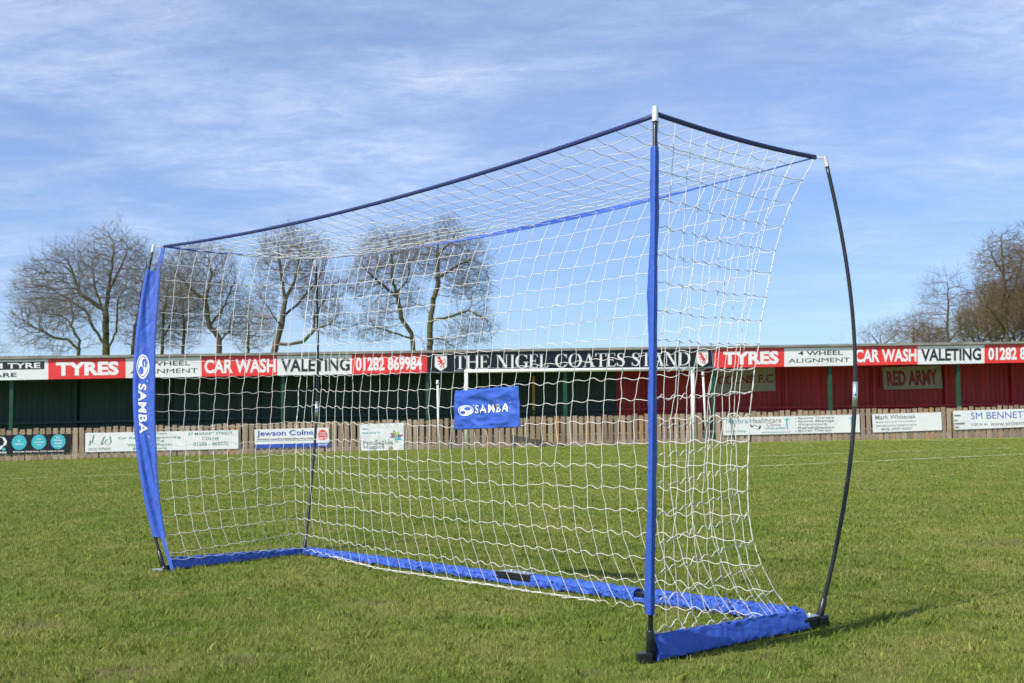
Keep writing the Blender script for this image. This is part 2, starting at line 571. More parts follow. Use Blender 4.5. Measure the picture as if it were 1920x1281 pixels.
def build_grass(N=1400000):
    # blades thin out with distance
    u = rng.random(N)
    y0, y1, e = 2.6, 38.0, 0.2
    y = (y0 ** e + u * (y1 ** e - y0 ** e)) ** (1 / e)
    x = (rng.random(N) * 2 - 1) * (0.56 * y + 0.5)
    # clumping
    cx = np.floor(x * 9) + 0.5; cy = np.floor(y * 9) + 0.5
    h1 = np.modf(np.abs(np.sin(cx * 12.9898 + cy * 78.233) * 43758.5453))[0]
    h2 = np.modf(np.abs(np.sin(cx * 39.346 + cy * 11.135) * 24634.6345))[0]
    pull = 0.35 * (h1 > 0.45)
    x = x + ((cx + h2 - 0.5) / 9 - x) * pull * rng.random(N)
    y = y + ((cy + h1 - 0.5) / 9 - y) * pull * rng.random(N)
    wav = 0.5 + 0.5 * np.sin(x * 2.1 + 1.3 * np.sin(y * 1.7)) * np.sin(y * 1.3 + 1.1 * np.sin(x * 0.9))
    keep = ~((h2 > 0.93) & (rng.random(N) < 0.6))
    for (sx, sy, sr) in SOIL:
        dd = np.hypot(x - sx, y - sy) + rng.normal(0, sr * 0.25, N)
        keep &= ~((dd < sr) & (rng.random(N) < 0.5))
    x, y, h1, h2, wav = x[keep], y[keep], h1[keep], h2[keep], wav[keep]; N = len(x)
    far = (y / 3.3)
    h = (0.009 + 0.014 * rng.random(N) ** 2 + 0.003 * h1 * wav) * (0.9 + 0.2 * wav) * np.clip(far, 1, 3) ** 0.22
    w = 0.00088 * far ** 0.72 * (0.7 + 0.6 * rng.random(N))
    tf = rng.random(N) < 0.018            # longer fresh tufts standing out of the short turf
    nt_ = 1500
    tyc = (2.8 ** .5 + rng.random(nt_) * (11 ** .5 - 2.8 ** .5)) ** 2; txc = (rng.random(nt_) * 2 - 1) * (0.56 * tyc + 0.5)
    pick = rng.integers(0, nt_, N); rr_ = np.abs(rng.normal(0, 0.028, N)); ra = rng.random(N) * 6.283
    x = np.where(tf, txc[pick] + rr_ * np.cos(ra), x); y = np.where(tf, tyc[pick] + rr_ * np.sin(ra), y)
    h = np.where(tf, h * 1.0 + 0.007, h); w = np.where(tf, w * 0.95, w)
    a = rng.random(N) * 2 * np.pi
    lean = (0.15 + 1.1 * rng.random(N)) * h
    a2 = a + rng.normal(0, 0.7, N) + np.pi / 2
    lx, ly = np.cos(a2) * lean, np.sin(a2) * lean
    dx, dy = np.cos(a) * w, np.sin(a) * w
    z = gz(x, y) - 0.002
    V = np.empty((N, 5, 3), np.float32)
    V[:, 0] = np.stack([x - dx, y - dy, z], 1)
    V[:, 1] = np.stack([x + dx, y + dy, z], 1)
    V[:, 2] = np.stack([x + lx * 0.38 + dx * .8, y + ly * 0.38 + dy * .8, z + h * 0.62], 1)
    V[:, 3] = np.stack([x + lx * 0.38 - dx * .8, y + ly * 0.38 - dy * .8, z + h * 0.62], 1)
    V[:, 4] = np.stack([x + lx, y + ly, z + h], 1)
    b = (np.arange(N, dtype=np.int32) * 5)[:, None]
    F = np.concatenate([b + np.array([0, 1, 2]), b + np.array([0, 2, 3]), b + np.array([3, 2, 4])], 0)
    me = np_mesh('grass', V.reshape(-1, 3), F)
    at = me.attributes.new('rnd', 'FLOAT', 'POINT')
    r = np.clip(rng.random(N) * 0.8 + 0.2 * h2, 0, 1); r = np.where(tf, r * 0.55, r).astype(np.float32)
    at.data.foreach_set('value', np.repeat(r, 5))
    o = link('grass', me, M['blade'], smooth=True)
    tag(o, 'short green and straw coloured grass blades covering the football pitch', 'grass', None, 'stuff')


build_grass()


def pitch_line(p0, p1, w, label):
    a, b = on_ground(*p0), on_ground(*p1)
    d = b - a; n = np.array([-d[1], d[0], 0]); n /= np.linalg.norm(n)
    K = 24; V = []; F = []
    for i in range(K + 1):
        P = a + d * i / K
        for s_ in (-1, 1):
            q = P + n * s_ * w / 2
            V.append((q[0], q[1], float(gz(q[0], q[1])) + 0.034))
    for i in range(K): F.append((2 * i, 2 * i + 1, 2 * i + 3, 2 * i + 2))
    o = link('pitch_line', np_mesh('pitch_line', V, F), M['line'])
    tag(o, label, None, None, 'structure')


pitch_line((1395, 879), (1990, 851), 0.09, 'worn white touchline on the right, nearest of the painted lines')
pitch_line((1380, 860), (1900, 842), 0.07, 'faint white line crossing the grass behind the nearest right line')
pitch_line((1400, 833), (1540, 832), 0.11, 'short faint white line near the fence on the right')
pitch_line((1660, 826), (1820, 829), 0.11, 'faint white corner line near the fence at far right')
pitch_line((515, 856), (1090, 839), 0.07, 'faint white goal line in front of the distant goal')
pitch_line((-60, 905), (700, 875), 0.05, 'very faint white line across the grass on the left')
pitch_line((700, 890), (1300, 868), 0.06, 'faint white line seen through the middle of the net')


# ------------------------------------------------------------------ text and flat artwork
_txt_cache = {}


def text_polys(s, bold=0.0, spacing=1.0):
    """built-in sans letters, fitted into the unit square -> verts (u,v), faces"""
    key = (s, bold, spacing)
    if key in _txt_cache: return _txt_cache[key]
    cu = bpy.data.curves.new('lettering', 'FONT')
    cu.body = s; cu.size = 1; cu.offset = bold; cu.resolution_u = 3; cu.space_character = spacing
    ob = bpy.data.objects.new('lettering', cu)
    COL.objects.link(ob)
    dg = bpy.context.evaluated_depsgraph_get()
    me = bpy.data.meshes.new_from_object(ob.evaluated_get(dg))
    vs = [(v.co.x, v.co.y) for v in me.vertices]; fs = [tuple(p.vertices) for p in me.polygons]
    bpy.data.objects.remove(ob); bpy.data.meshes.remove(me)
    x0 = min(v[0] for v in vs); x1 = max(v[0] for v in vs); y0 = min(v[1] for v in vs); y1 = max(v[1] for v in vs)
    vs = [((v[0] - x0) / (x1 - x0), (v[1] - y0) / (y1 - y0)) for v in vs]
    _txt_cache[key] = (vs, fs)
    return vs, fs


def _ring(cx, cy, rx, ry, tx, ty, a0, a1, n=20):
    vs = []; fs = []
    for i in range(n + 1):
        a = math.radians(a0 + (a1 - a0) * i / n)
        c, s = math.cos(a), math.sin(a)
        vs.append((cx + rx * c, cy + ry * s)); vs.append((cx + (rx - tx) * c, cy + (ry - ty) * s))
    for i in range(n): fs.append((2 * i, 2 * i + 2, 2 * i + 3, 2 * i + 1))
    return vs, fs


def _q(*p): return list(p), [tuple(range(len(p)))]


def _r(x0, y0, x1, y1): return _q((x0, y0), (x1, y0), (x1, y1), (x0, y1))


def _path(pts, ws):
    vs = []; fs = []; m = len(pts)
    for i in range(m):
        a = np.array(pts[max(i - 1, 0)]); b = np.array(pts[min(i + 1, m - 1)])
        d = b - a; d = d / (np.linalg.norm(d) + 1e-9); n = np.array([-d[1], d[0]])
        p = np.array(pts[i]); w = ws[i] / 2
        vs.append(tuple(p + n * w)); vs.append(tuple(p - n * w))
    for i in range(m - 1): fs.append((2 * i, 2 * i + 1, 2 * i + 3, 2 * i + 2))
    return vs, fs


def serif_glyph(c):
    T, t, S = 0.15, 0.055, 0.045

    def stem(x, w=T, y0=0, y1=1, ser=0.09, bot=True, top=True):
        o = [_r(x - w / 2, y0 + (S if bot else 0), x + w / 2, y1 - (S if top else 0))]
        if bot: o.append(_r(x - w / 2 - ser, y0, x + w / 2 + ser, y0 + S))
        if top: o.append(_r(x - w / 2 - ser, y1 - S, x + w / 2 + ser, y1))
        return o
    if c == 'I': return 0.42, stem(0.2)
    if c == 'T': return 0.82, stem(0.40, top=False, y1=0.945) + [_r(0, 0.945, 0.8, 1), _q((0, 0.945), (0, 0.74), (0.035, 0.74), (0.09, 0.945)), _q((0.71, 0.945), (0.765, 0.74), (0.8, 0.74), (0.8, 0.945))]
    if c == 'H': return 0.98, stem(0.17) + stem(0.79) + [_r(0.245, 0.48, 0.715, 0.54)]
    if c in 'EL':
        o = stem(0.16) + [_r(0.235, 0, 0.62, 0.05), _q((0.62, 0), (0.70, 0.24), (0.67, 0.24), (0.56, 0.05))]
        if c == 'E': o += [_r(0.235, 0.95, 0.60, 1), _q((0.60, 1), (0.55, 0.95), (0.62, 0.76), (0.65, 0.76)), _r(0.235, 0.48, 0.46, 0.535), _r(0.46, 0.38, 0.49, 0.64)]
        return 0.74, o
    if c == 'N': return 1.0, [_r(0.12, S, 0.12 + t, 0.95), _r(0.0, 0, 0.30, S), _q((0.0, 1), (0.0, 0.955), (0.12, 0.955), (0.70, 0.0), (0.80, 0.0), (0.80, 0.12), (0.28, 1)), _r(0.745, 0.13, 0.80, 0.955), _r(0.64, 0.955, 0.92, 1)]
    if c == 'O': return 1.02, [_ring(0.48, 0.5, 0.48, 0.52, 0.165, 0.05, 0, 360, 36)]
    if c in 'CG':
        o = [_ring(0.48, 0.5, 0.48, 0.52, 0.165, 0.05, 42, 318 if c == 'C' else 305, 30), _r(0.80, 0.68, 0.845, 0.99)]
        if c == 'C': o.append(_q((0.78, 0.15), (0.82, 0.12), (0.90, 0.24), (0.875, 0.26)))
        else: o += [_r(0.70, 0.03, 0.85, 0.40), _r(0.58, 0.40, 0.94, 0.445)]
        return 0.98, o
    if c == 'D': return 0.98, stem(0.17) + [_ring(0.36, 0.5, 0.56, 0.5, 0.165, 0.05, -90, 90, 20), _r(0.245, 0.95, 0.36, 1), _r(0.245, 0, 0.36, 0.05)]
    if c == 'A': return 0.94, [_q((0.44, 1), (0.12, 0.045), (0.18, 0.045), (0.42, 0.78)), _q((0.44, 1), (0.42, 0.78), (0.65, 0.045), (0.82, 0.045), (0.50, 1)), _r(0.245, 0.30, 0.56, 0.355), _r(0.02, 0, 0.29, 0.045), _r(0.56, 0, 0.92, 0.045)]
    if c == 'S':
        pts = [(0.55, 0.78), (0.50, 0.90), (0.38, 0.965), (0.24, 0.96), (0.13, 0.87), (0.11, 0.74), (0.19, 0.62), (0.33, 0.53), (0.47, 0.43), (0.54, 0.30), (0.50, 0.14), (0.38, 0.045), (0.23, 0.04), (0.11, 0.12), (0.05, 0.27)]
        ws = [0.03, 0.05, 0.06, 0.08, 0.11, 0.14, 0.16, 0.17, 0.16, 0.14, 0.11, 0.08, 0.06, 0.05, 0.03]
        return 0.68, [_path(pts, ws), _r(0.54, 0.70, 0.58, 0.98), _r(0.02, 0.02, 0.055, 0.30)]
    return 0.42, []


def serif_polys(s):
    x = 0; vs = []; fs = []; lay = []
    for ch in s:
        adv, parts = serif_glyph(ch)
        for k, (pv, pf) in enumerate(parts):
            n = len(vs); vs += [(x + a, b) for a, b in pv]; fs += [tuple(i + n for i in f) for f in pf]; lay += [k] * len(pv)
        x += adv
    X = max(v[0] for v in vs)
    return [(v[0] / X, v[1]) for v in vs], fs, lay


def disc(cx, cy, rx, ry, n=24):
    return [(cx + rx * math.cos(2 * math.pi * i / n), cy + ry * math.sin(2 * math.pi * i / n)) for i in range(n)], [tuple(range(n))]


def art(name, m, parent, P, polys, lift, box=None, layers=None, subdiv=0.0):
    """flat artwork (u,v polygons) laid on the surface P(u,v,lift)"""
    bm = bmesh.new()
    vs, fs = polys
    u0, v0, u1, v1 = box or (0, 0, 1, 1)
    bv = [bm.verts.new((u0 + a * (u1 - u0), v0 + b * (v1 - v0), 0 if layers is None else layers[i])) for i, (a, b) in enumerate(vs)]
    for f in fs:
        try: bm.faces.new([bv[i] for i in f])
        except ValueError: pass
    if subdiv:
        for ax, lo, hi in ((0, min(v.co.x for v in bm.verts), max(v.co.x for v in bm.verts)), (1, min(v.co.y for v in bm.verts), max(v.co.y for v in bm.verts))):
            for k in range(int(lo / subdiv) + 1, int(hi / subdiv) + 1):
                co = (k * subdiv, 0, 0) if ax == 0 else (0, k * subdiv, 0)
                bmesh.ops.bisect_plane(bm, geom=bm.verts[:] + bm.edges[:] + bm.faces[:], plane_co=co, plane_no=(1, 0, 0) if ax == 0 else (0, 1, 0), dist=1e-6)
    for v in bm.verts:
        q = P(v.co.x, v.co.y, lift + 0.0008 * v.co.z)
        v.co = Vector((float(q[0]), float(q[1]), float(q[2])))
    me = bpy.data.meshes.new(name); bm.to_mesh(me); bm.free()
    return link(name, me, m, parent, smooth=False)


def frame(c, t):
    """bilinear surface over four picture corners tl, tr, br, bl on the stand plane t; u right, v up"""
    tl, tr, br, bl = [SP(p[0], p[1], t) for p in c]

    def P(u, v, lift=0.0):
        a = bl * (1 - u) + br * u; b = tl * (1 - u) + tr * u
        return a * (1 - v) + b * v + LN * lift
    return P


def board(name, c, t, m, label, cat, thick=0.02, group=None, warp=0.0, nx=1, ny=1):
    P0 = frame(c, t)

    def P(u, v, lift=0.0):
        w = 0.0
        if warp:
            w = warp * (math.sin(u * 7 + v * 3) + 0.6 * math.sin(u * 17 - v * 9) * (1 - v) + 0.5 * math.sin(v * 11 + u * 4))
        return P0(u, v, lift + w)
    mb = MB()
    for sgn in (1, 0):
        vs = [P(i / nx, j / ny, thick * sgn) for j in range(ny + 1) for i in range(nx + 1)]
        fs = [(j * (nx + 1) + i, j * (nx + 1) + i + 1, (j + 1) * (nx + 1) + i + 1, (j + 1) * (nx + 1) + i) for j in range(ny) for i in range(nx)]
        if not sgn: fs = [f[::-1] for f in fs]
        mb.add(vs, fs)
    rim = [(i / nx, 0) for i in range(nx)] + [(1, j / ny) for j in range(ny)] + [(1 - i / nx, 1) for i in range(nx)] + [(0, 1 - j / ny) for j in range(ny)]
    for k in range(len(rim)):
        a, b = rim[k], rim[(k + 1) % len(rim)]
        mb.add([P(*a, 0), P(*b, 0), P(*b, thick), P(*a, thick)], [(0, 1, 2, 3)])
    me = mb.mesh(name)
    bm = bmesh.new(); bm.from_mesh(me); bmesh.ops.remove_doubles(bm, verts=bm.verts[:], dist=1e-5); bm.to_mesh(me); bm.free()
    o = link(name, me, m)
    tag(o, label, cat, group)
    return o, (lambda u, v, lift=0.0: P(u, v, thick + lift))


def put(o, P, s, box, m, bold=0.02, name='lettering', lift=0.004, spacing=1.0):
    return art(name, m, o, P, text_polys(s, bold, spacing), lift, box)


# ------------------------------------------------------------------ stand
T_FAS, T_COL, T_BACK = 0.9, 1.08, 3.5
S0, S1 = s_of(0, 0) - 9.0, s_of(1920, 0) + 9.0
fas_top = sline((0, 675), (1920, 645.5), T_FAS)
fas_bot = sline((0, 712), (1920, 679), T_FAS)
base_l = sline((0, 865), (1920, 817.5), 0)
fence_t = sline((0, 805.5), (1920, 760.5), 0)
base_mid = gz


def ground_at(s, t):
    P = SW(s, 0, t); return float(gz(P[0], P[1]))


stand = empty('grandstand', SW((S0 + S1) / 2, -0.1, 2), 'long low roofed spectator stand with green and red corrugated back wall behind the fence', 'stand')


def corrugated(s0, s1, t, m, name, parent, label=None):
    pitch, amp = 0.19, 0.028
    n = int((s1 - s0) / pitch * 4)
    V = []; F = []
    prof = [0, 0, 1, 1]
    for i in range(n + 1):
        s_ = s0 + (s1 - s0) * i / n
        d = amp * prof[i % 4]
        off = 0.25 * (s1 - s0) / n * (1 if i % 2 else -1)
        for z in (ground_at(s_, t) - 0.1, fas_top(s_) - 0.02):
            V.append(SW(s_ + off, z, t - d))
    for i in range(n): F.append((2 * i, 2 * i + 2, 2 * i + 3, 2 * i + 1))
    o = link(name, np_mesh(name, V, F), m, parent)
    if label: o['label'] = label
    return o


s_split = s_of(1156, T_BACK)
corrugated(S0, s_split, T_BACK, M['clad_green'], 'back_wall', stand, 'dark green corrugated back wall')
corrugated(s_split, S1, T_BACK, M['clad_red'], 'back_wall', stand, 'dark red corrugated back wall')
for sa in (S0, S1):
    mb = MB()
    q = [SW(sa, ground_at(sa, 2) - 0.1, T_FAS + 0.15), SW(sa, ground_at(sa, 2) - 0.1, T_BACK + 0.02), SW(sa, fas_top(sa) - 0.06, T_BACK + 0.02), SW(sa, fas_top(sa) - 0.06, T_FAS + 0.15)]
    r = [p + LD * (0.04 if sa == S0 else -0.04) for p in q]
    mb.hexa(q, r)
    mb.build('end_wall', M['clad_green'], stand)
# roof sheet with a small overhang over the fascia
mb = MB(); K = 60
for i in range(K):
    a, b = S0 + (S1 - S0) * i / K, S0 + (S1 - S0) * (i + 1) / K
    q = []
    for s_, t in ((a, T_FAS - 0.10), (b, T_FAS - 0.10), (b, T_BACK + 0.15), (a, T_BACK + 0.15)):
        q.append((s_, t))
    up = lambda t: 0.012 - 0.02 * (t - T_FAS)
    mb.hexa([SW(s_, fas_top(s_) + up(t), t) for s_, t in q], [SW(s_, fas_top(s_) + up(t) + 0.085, t) for s_, t in q])
mb.build('roof', M['roof'], stand)
# corrugation showing over the edge at the left
mb = MB()
for i in range(int((S1 - S0) / 0.16)):
    s_ = S0 + i * 0.16
    if s_ > s_of(110, T_FAS): break
    mb.box(SW(s_, fas_top(s_) + 0.10, T_FAS + 0.9), LD * 0.045, LN * 0.95, (0, 0, 0.022))
mb.build('roof_ridge', M['roof'], stand)
# platform of the stand
mb = MB()
for i in range(K):
    a, b = S0 + (S1 - S0) * i / K, S0 + (S1 - S0) * (i + 1) / K
    for (t0, t1, h) in ((0.95, 2.1, 0.10), (2.1, T_BACK - 0.04, 0.28)):
        q = [(a, t0), (b, t0), (b, t1), (a, t1)]
        mb.hexa([SW(s_, ground_at(s_, t) - 0.1, t) for s_, t in q], [SW(s_, ground_at(s_, 1) + h, t) for s_, t in q])
mb.build('terrace_step', M['concrete'], stand)
cols = [-245, 22, 287, 531, 802, 1060, 1338, 1557, 1798, 2040]
for px in cols:
    s_ = s_of(px, T_COL)
    mb = MB()
    z0, z1 = ground_at(s_, T_COL) + 0.0, fas_top(s_) - 0.03
    w = 0.062
    mb.box(SW(s_, (z0 + z1) / 2, T_COL), LD * w, LN * w, (0, 0, (z1 - z0) / 2))
    mb.build('column', M['green_paint'], stand, bevel=0.006)
backposts = [-190, -30, 142, 315, 485, 660, 905, 1000, 1215, 1475, 1640, 1775, 1900, 2050]
for px in backposts:
    s_ = s_of(px, T_BACK - 0.1)
    mb = MB(); z0, z1 = ground_at(s_, 3) + 0.28, fas_top(s_) - 0.05
    mb.box(SW(s_, (z0 + z1) / 2, T_BACK - 0.09), LD * 0.055, LN * 0.045, (0, 0, (z1 - z0) / 2))
    mb.build('wall_post', M['clad_green'] if s_ < s_split else M['clad_red'], stand)
# leaning rail along the back wall
for (a, b, m) in ((S0 + 0.1, s_split, M['clad_green']), (s_split, S1 - 0.1, M['clad_red'])):
    mb = MB()
    for t, dz, hw in ((T_BACK - 0.20, 0, 0.035),):
        z = lambda s_: ground_at(s_, 3) + 1.22
        q = [(a, -hw), (b, -hw)]
        bt = [SW(a, z(a) - 0.05, t + 0.04), SW(b, z(b) - 0.05, t + 0.04), SW(b, z(b) - 0.05, t - 0.04), SW(a, z(a) - 0.05, t - 0.04)]
        mb.hexa(bt, [p + np.array([0, 0, 0.09]) for p in bt])
    mb.build('wall_rail', m, stand)


def fascia(x0, x1, m, label, name='fascia_sign'):
    def yt(x): return 675 + (645.5 - 675) * x / 1920 + 0.6
    def yb(x): return 712 + (679 - 712) * x / 1920
    c = [(x0, yt(x0)), (x1, yt(x1)), (x1, yb(x1)), (x0, yb(x0))]
    o, P = board(name, c, T_FAS, m, label, 'sign', thick=0.03)
    mbx = MB()   # aluminium trim along the lower edge
    a, b = P(0, 0, 0.002), P(1, 0, 0.002)
    mbx.hexa([a, b, b - LN * 0.05, a - LN * 0.05], [p - np.array([0, 0, 0.02]) for p in (a, b, b - LN * 0.05, a - LN * 0.05)])
    mbx.build('edge_trim', M['letter_grey'] if m is M['navy'] else m, o)
    return o, P


def two_line(o, P):
    put(o, P, '4 WHEEL', (0.20, 0.58, 0.85, 0.82), M['letter_black'], 0.01)
    put(o, P, 'ALIGNMENT', (0.06, 0.18, 0.95, 0.42), M['letter_black'], 0.0)


o, P = fascia(-420, -60, M['red'], 'plain red fascia panel at the far left end of the stand roof')
o, P = fascia(-58, 91, M['white'], 'white fascia panel with boxed black TYRE lettering, leftmost along the roof edge')
art('letter_panel', M['letter_black'], o, P, _r(0, 0, 1, 1), 0.003, (0.05, 0.50, 0.95, 0.90))
put(o, P, 'WM TYRE', (0.10, 0.56, 0.90, 0.84), M['letter_white'], 0.02, lift=0.006)
put(o, P, 'CARE', (0.20, 0.12, 0.60, 0.34), M['letter_black'], 0.02)
o, P = fascia(91, 236, M['red'], 'red fascia panel with white TYRES lettering, left of the blue banner')
put(o, P, 'TYRES', (0.10, 0.13, 0.91, 0.85), M['letter_white'], 0.045)
o, P = fascia(236, 378, M['white'], 'white 4 WHEEL ALIGNMENT fascia panel partly behind the blue banner')
two_line(o, P)
o, P = fascia(378, 520, M['red'], 'red CAR WASH fascia panel seen through the net')
put(o, P, 'CAR WASH', (0.04, 0.13, 0.98, 0.87), M['letter_white'], 0.03)
o, P = fascia(520, 660, M['white'], 'white VALETING fascia panel seen through the net')
put(o, P, 'VALETING', (0.05, 0.14, 0.97, 0.84), M['letter_black'], 0.03)
o, P = fascia(660, 801, M['red'], 'red fascia panel with full phone number 01282 869984')
put(o, P, '01282 869984', (0.05, 0.12, 0.93, 0.87), M['letter_white'], 0.035)
o, P = fascia(801.5, 1336, M['navy'], 'long dark fascia panel with white serif THE NIGEL COATES STAND lettering')
vs, fs, lay = serif_polys('THE NIGEL COATES STAND')


def span(px, P0=801.5, P1=1336): return (px - P0) / (P1 - P0)


art('lettering', M['letter_white'], o, P, (vs, fs), 0.004, (span(851), 0.14, span(1293), 0.88), layers=lay)
shield = ([(0, 1), (0, 0.25), (0.5, 0), (1, 0.25), (1, 1)], [(0, 1, 2, 3, 4)])
for (a, b) in ((815, 837), (1305, 1327)):
    e = art('shield', M['letter_white'], o, P, shield, 0.004, (span(a), 0.05, span(b), 0.93))
    beast = []
    lion = [([(0.2, 0.86), (0.42, 0.9), (0.5, 0.78), (0.36, 0.7), (0.2, 0.74)], [(0, 1, 2, 3, 4)]),
            ([(0.34, 0.74), (0.52, 0.74), (0.74, 0.5), (0.72, 0.36), (0.54, 0.40), (0.40, 0.56)], [(0, 1, 2, 3, 4, 5)]),
            _path([(0.42, 0.62), (0.26, 0.58), (0.18, 0.64)], [0.07, 0.06, 0.05]),
            _path([(0.48, 0.52), (0.34, 0.42), (0.26, 0.46)], [0.07, 0.06, 0.05]),
            _path([(0.62, 0.42), (0.52, 0.28), (0.40, 0.26)], [0.09, 0.07, 0.06]),
            _path([(0.70, 0.42), (0.74, 0.28), (0.66, 0.20), (0.58, 0.18)], [0.09, 0.07, 0.06, 0.05]),
            _path([(0.72, 0.46), (0.84, 0.50), (0.86, 0.62), (0.76, 0.70), (0.82, 0.78)], [0.05, 0.04, 0.04, 0.04, 0.07])]
    V_, F_, L_ = [], [], []
    for k, (pv, pf) in enumerate(lion):
        n = len(V_); V_ += pv; F_ += [tuple(i + n for i in f) for f in pf]; L_ += [k] * len(pv)
    art('lion_emblem', M['letter_red'], o, P, (V_, F_), 0.006, (span(a), 0.05, span(b), 0.93), layers=L_)
o, P = fascia(1337, 1470, M['red'], 'red fascia panel with white TYRES lettering, right of the dark serif panel')
put(o, P, 'TYRES', (0.14, 0.12, 0.92, 0.86), M['letter_white'], 0.045)
o, P = fascia(1470, 1599, M['white'], 'white 4 WHEEL ALIGNMENT fascia panel in clear view between net and right pole')
two_line(o, P)
o, P = fascia(1599, 1720, M['red'], 'red CAR WASH fascia panel right of the bowed black pole')
put(o, P, 'CAR WASH', (0.03, 0.13, 0.98, 0.87), M['letter_white'], 0.03)
o, P = fascia(1720, 1845, M['white'], 'white VALETING fascia panel in clear view at the right')
put(o, P, 'VALETING', (0.05, 0.14, 0.95, 0.84), M['letter_black'], 0.03)
o, P = fascia(1845, 1985, M['red'], 'red fascia panel with phone number cut by the right picture edge')
put(o, P, '01282 869984', (0.05, 0.12, 0.93, 0.87), M['letter_white'], 0.035)
o, P = fascia(1985, 2280, M['white'], 'plain white fascia panel at the far right end of the stand roof')

# signs inside, on the back wall
o, P = board('wall_sign', [(1341, 692), (1452, 688), (1454, 733), (1341, 737)], T_BACK - 0.16, M['cream'],
             'cream COLNE F.C board hanging on the red back wall, behind the net', 'sign')
put(o, P, 'COLNE F.C', (0.03, 0.34, 0.97, 0.70), M['letter_maroon'], 0.03)
o, P = board('wall_sign', [(1654, 689), (1763, 685), (1767, 728), (1657, 731)], T_BACK - 0.16, M['cream'],
             'cream RED ARMY board hanging on the red back wall', 'sign')
put(o, P, 'RED ARMY', (0.06, 0.16, 0.93, 0.84), M['letter_maroon'], 0.045)
o, P = board('warning_strip', [(998, 706), (1003, 706), (1003, 776), (998, 776)], T_BACK - 0.20, M['yellow'],
             'narrow yellow strip on a post of the green back wall', 'strip')

# ------------------------------------------------------------------ fence
sm = (S0 + S1) / 2
fence = empty('timber_fence', SW(sm, 0, 0), 'low fence of upright pale weathered boards in front of the stand', 'fence')
mb = MB()
s_ = S0
gap0, gap1 = s_of(1325.5, 0), s_of(1334.5, 0)
wide = [s_of(p, 0) for p in (143, 153, 1625, 1617, 1770, 1781)]
while s_ < S1:
    w = 0.148 + random.uniform(-0.008, 0.008)
    if not (gap0 - w < s_ < gap1):
        zb = ground_at(s_, 0) - 0.03
        zt = fence_t(s_ + w / 2) + random.uniform(-0.035, 0.030)
        tilt = random.gauss(0, 0.009)
        dt = random.uniform(-0.004, 0.004)
        q = [SW(s_, zb, -0.012 + dt), SW(s_ + w, zb, -0.012 + dt), SW(s_ + w, zb, 0.012 + dt), SW(s_, zb, 0.012 + dt)]
        p = [SW(s_ + tilt, zt, -0.012 + dt), SW(s_ + w + tilt, zt, -0.012 + dt), SW(s_ + w + tilt, zt, 0.012 + dt), SW(s_ + tilt, zt, 0.012 + dt)]
        mb.hexa(q, p)
    s_ += 0.205 + random.uniform(-0.008, 0.010)
mb.build('boards', M['wood'], fence)
for dz in (0.35, 0.85):
    mb = MB()
    for i in range(40):
        a, b = S0 + (S1 - S0) * i / 40, S0 + (S1 - S0) * (i + 1) / 40
        q = [SW(a, ground_at(a, 0) + dz, 0.02), SW(b, ground_at(b, 0) + dz, 0.02), SW(b, ground_at(b, 0) + dz, 0.065), SW(a, ground_at(a, 0) + dz, 0.065)]
        mb.hexa(q, [p + np.array([0, 0, 0.07]) for p in q])
    mb.build('rail', M['wood'], fence)
for k in range(int((S1 - S0) / 2.4) + 1):
    s_ = S0 + 0.1 + k * 2.4
    mb = MB(); zt = fence_t(s_) - 0.04; zb = ground_at(s_, 0) - 0.1
    mb.box(SW(s_, (zt + zb) / 2, 0.12), LD * 0.05, LN * 0.05, (0, 0, (zt - zb) / 2))
    mb.build('post', M['wood'], fence)


# ------------------------------------------------------------------ boards on the fence
TB = -0.02
o, P = board('advertising_board', [(-120, 819), (132, 813.5), (131, 849), (-120, 855)], TB, M['navy'],
             'black gym board with turquoise discs on the fence, at left picture edge', 'board')
bx = lambda px: (px + 120) / 252.0
for cx, lines in ((36, ['No', 'contract']), (73, ['Open', '24 hours', 'a day']), (109.5, ['Over', '55 free', 'classes', 'a week'])):
    rx, ry = 14 / 252, 14 / 35.7
    cy = 0.60
    art('disc', M['cyan'], o, P, disc(bx(cx), cy, rx, ry), 0.003)
    n = len(lines)
    for i, ln in enumerate(lines):
        yy = cy + (n - 1) * 0.075 - i * 0.15
        ww = 0.0042 * len(ln)
        put(o, P, ln, (bx(cx) - ww, yy - 0.045, bx(cx) + ww, yy + 0.045), M['letter_white'], 0.02, lift=0.006)
art('disc', M['cyan'], o, P, disc(bx(7.5), 0.26, 3.2 / 252, 3.2 / 35.7), 0.003)
art('curl', M['letter_white'], o, P, _path([(bx(-3), 0.92), (bx(6), 0.88), (bx(10.5), 0.68), (bx(9), 0.5), (bx(3), 0.42), (bx(0), 0.25)], [0.02] * 6), 0.003)
put(o, P, 'PUREGYM', (bx(-34), 0.04, bx(12), 0.14), M['letter_white'], 0.03)
put(o, P, 'Swindon Retail Park, Colne (next to Asda)', (bx(29), 0.05, bx(121), 0.16), M['letter_white'], 0.02)
art('map_pin', M['letter_white'], o, P, disc(bx(26.5), 0.11, 1.3 / 252, 1.6 / 35.7), 0.003)

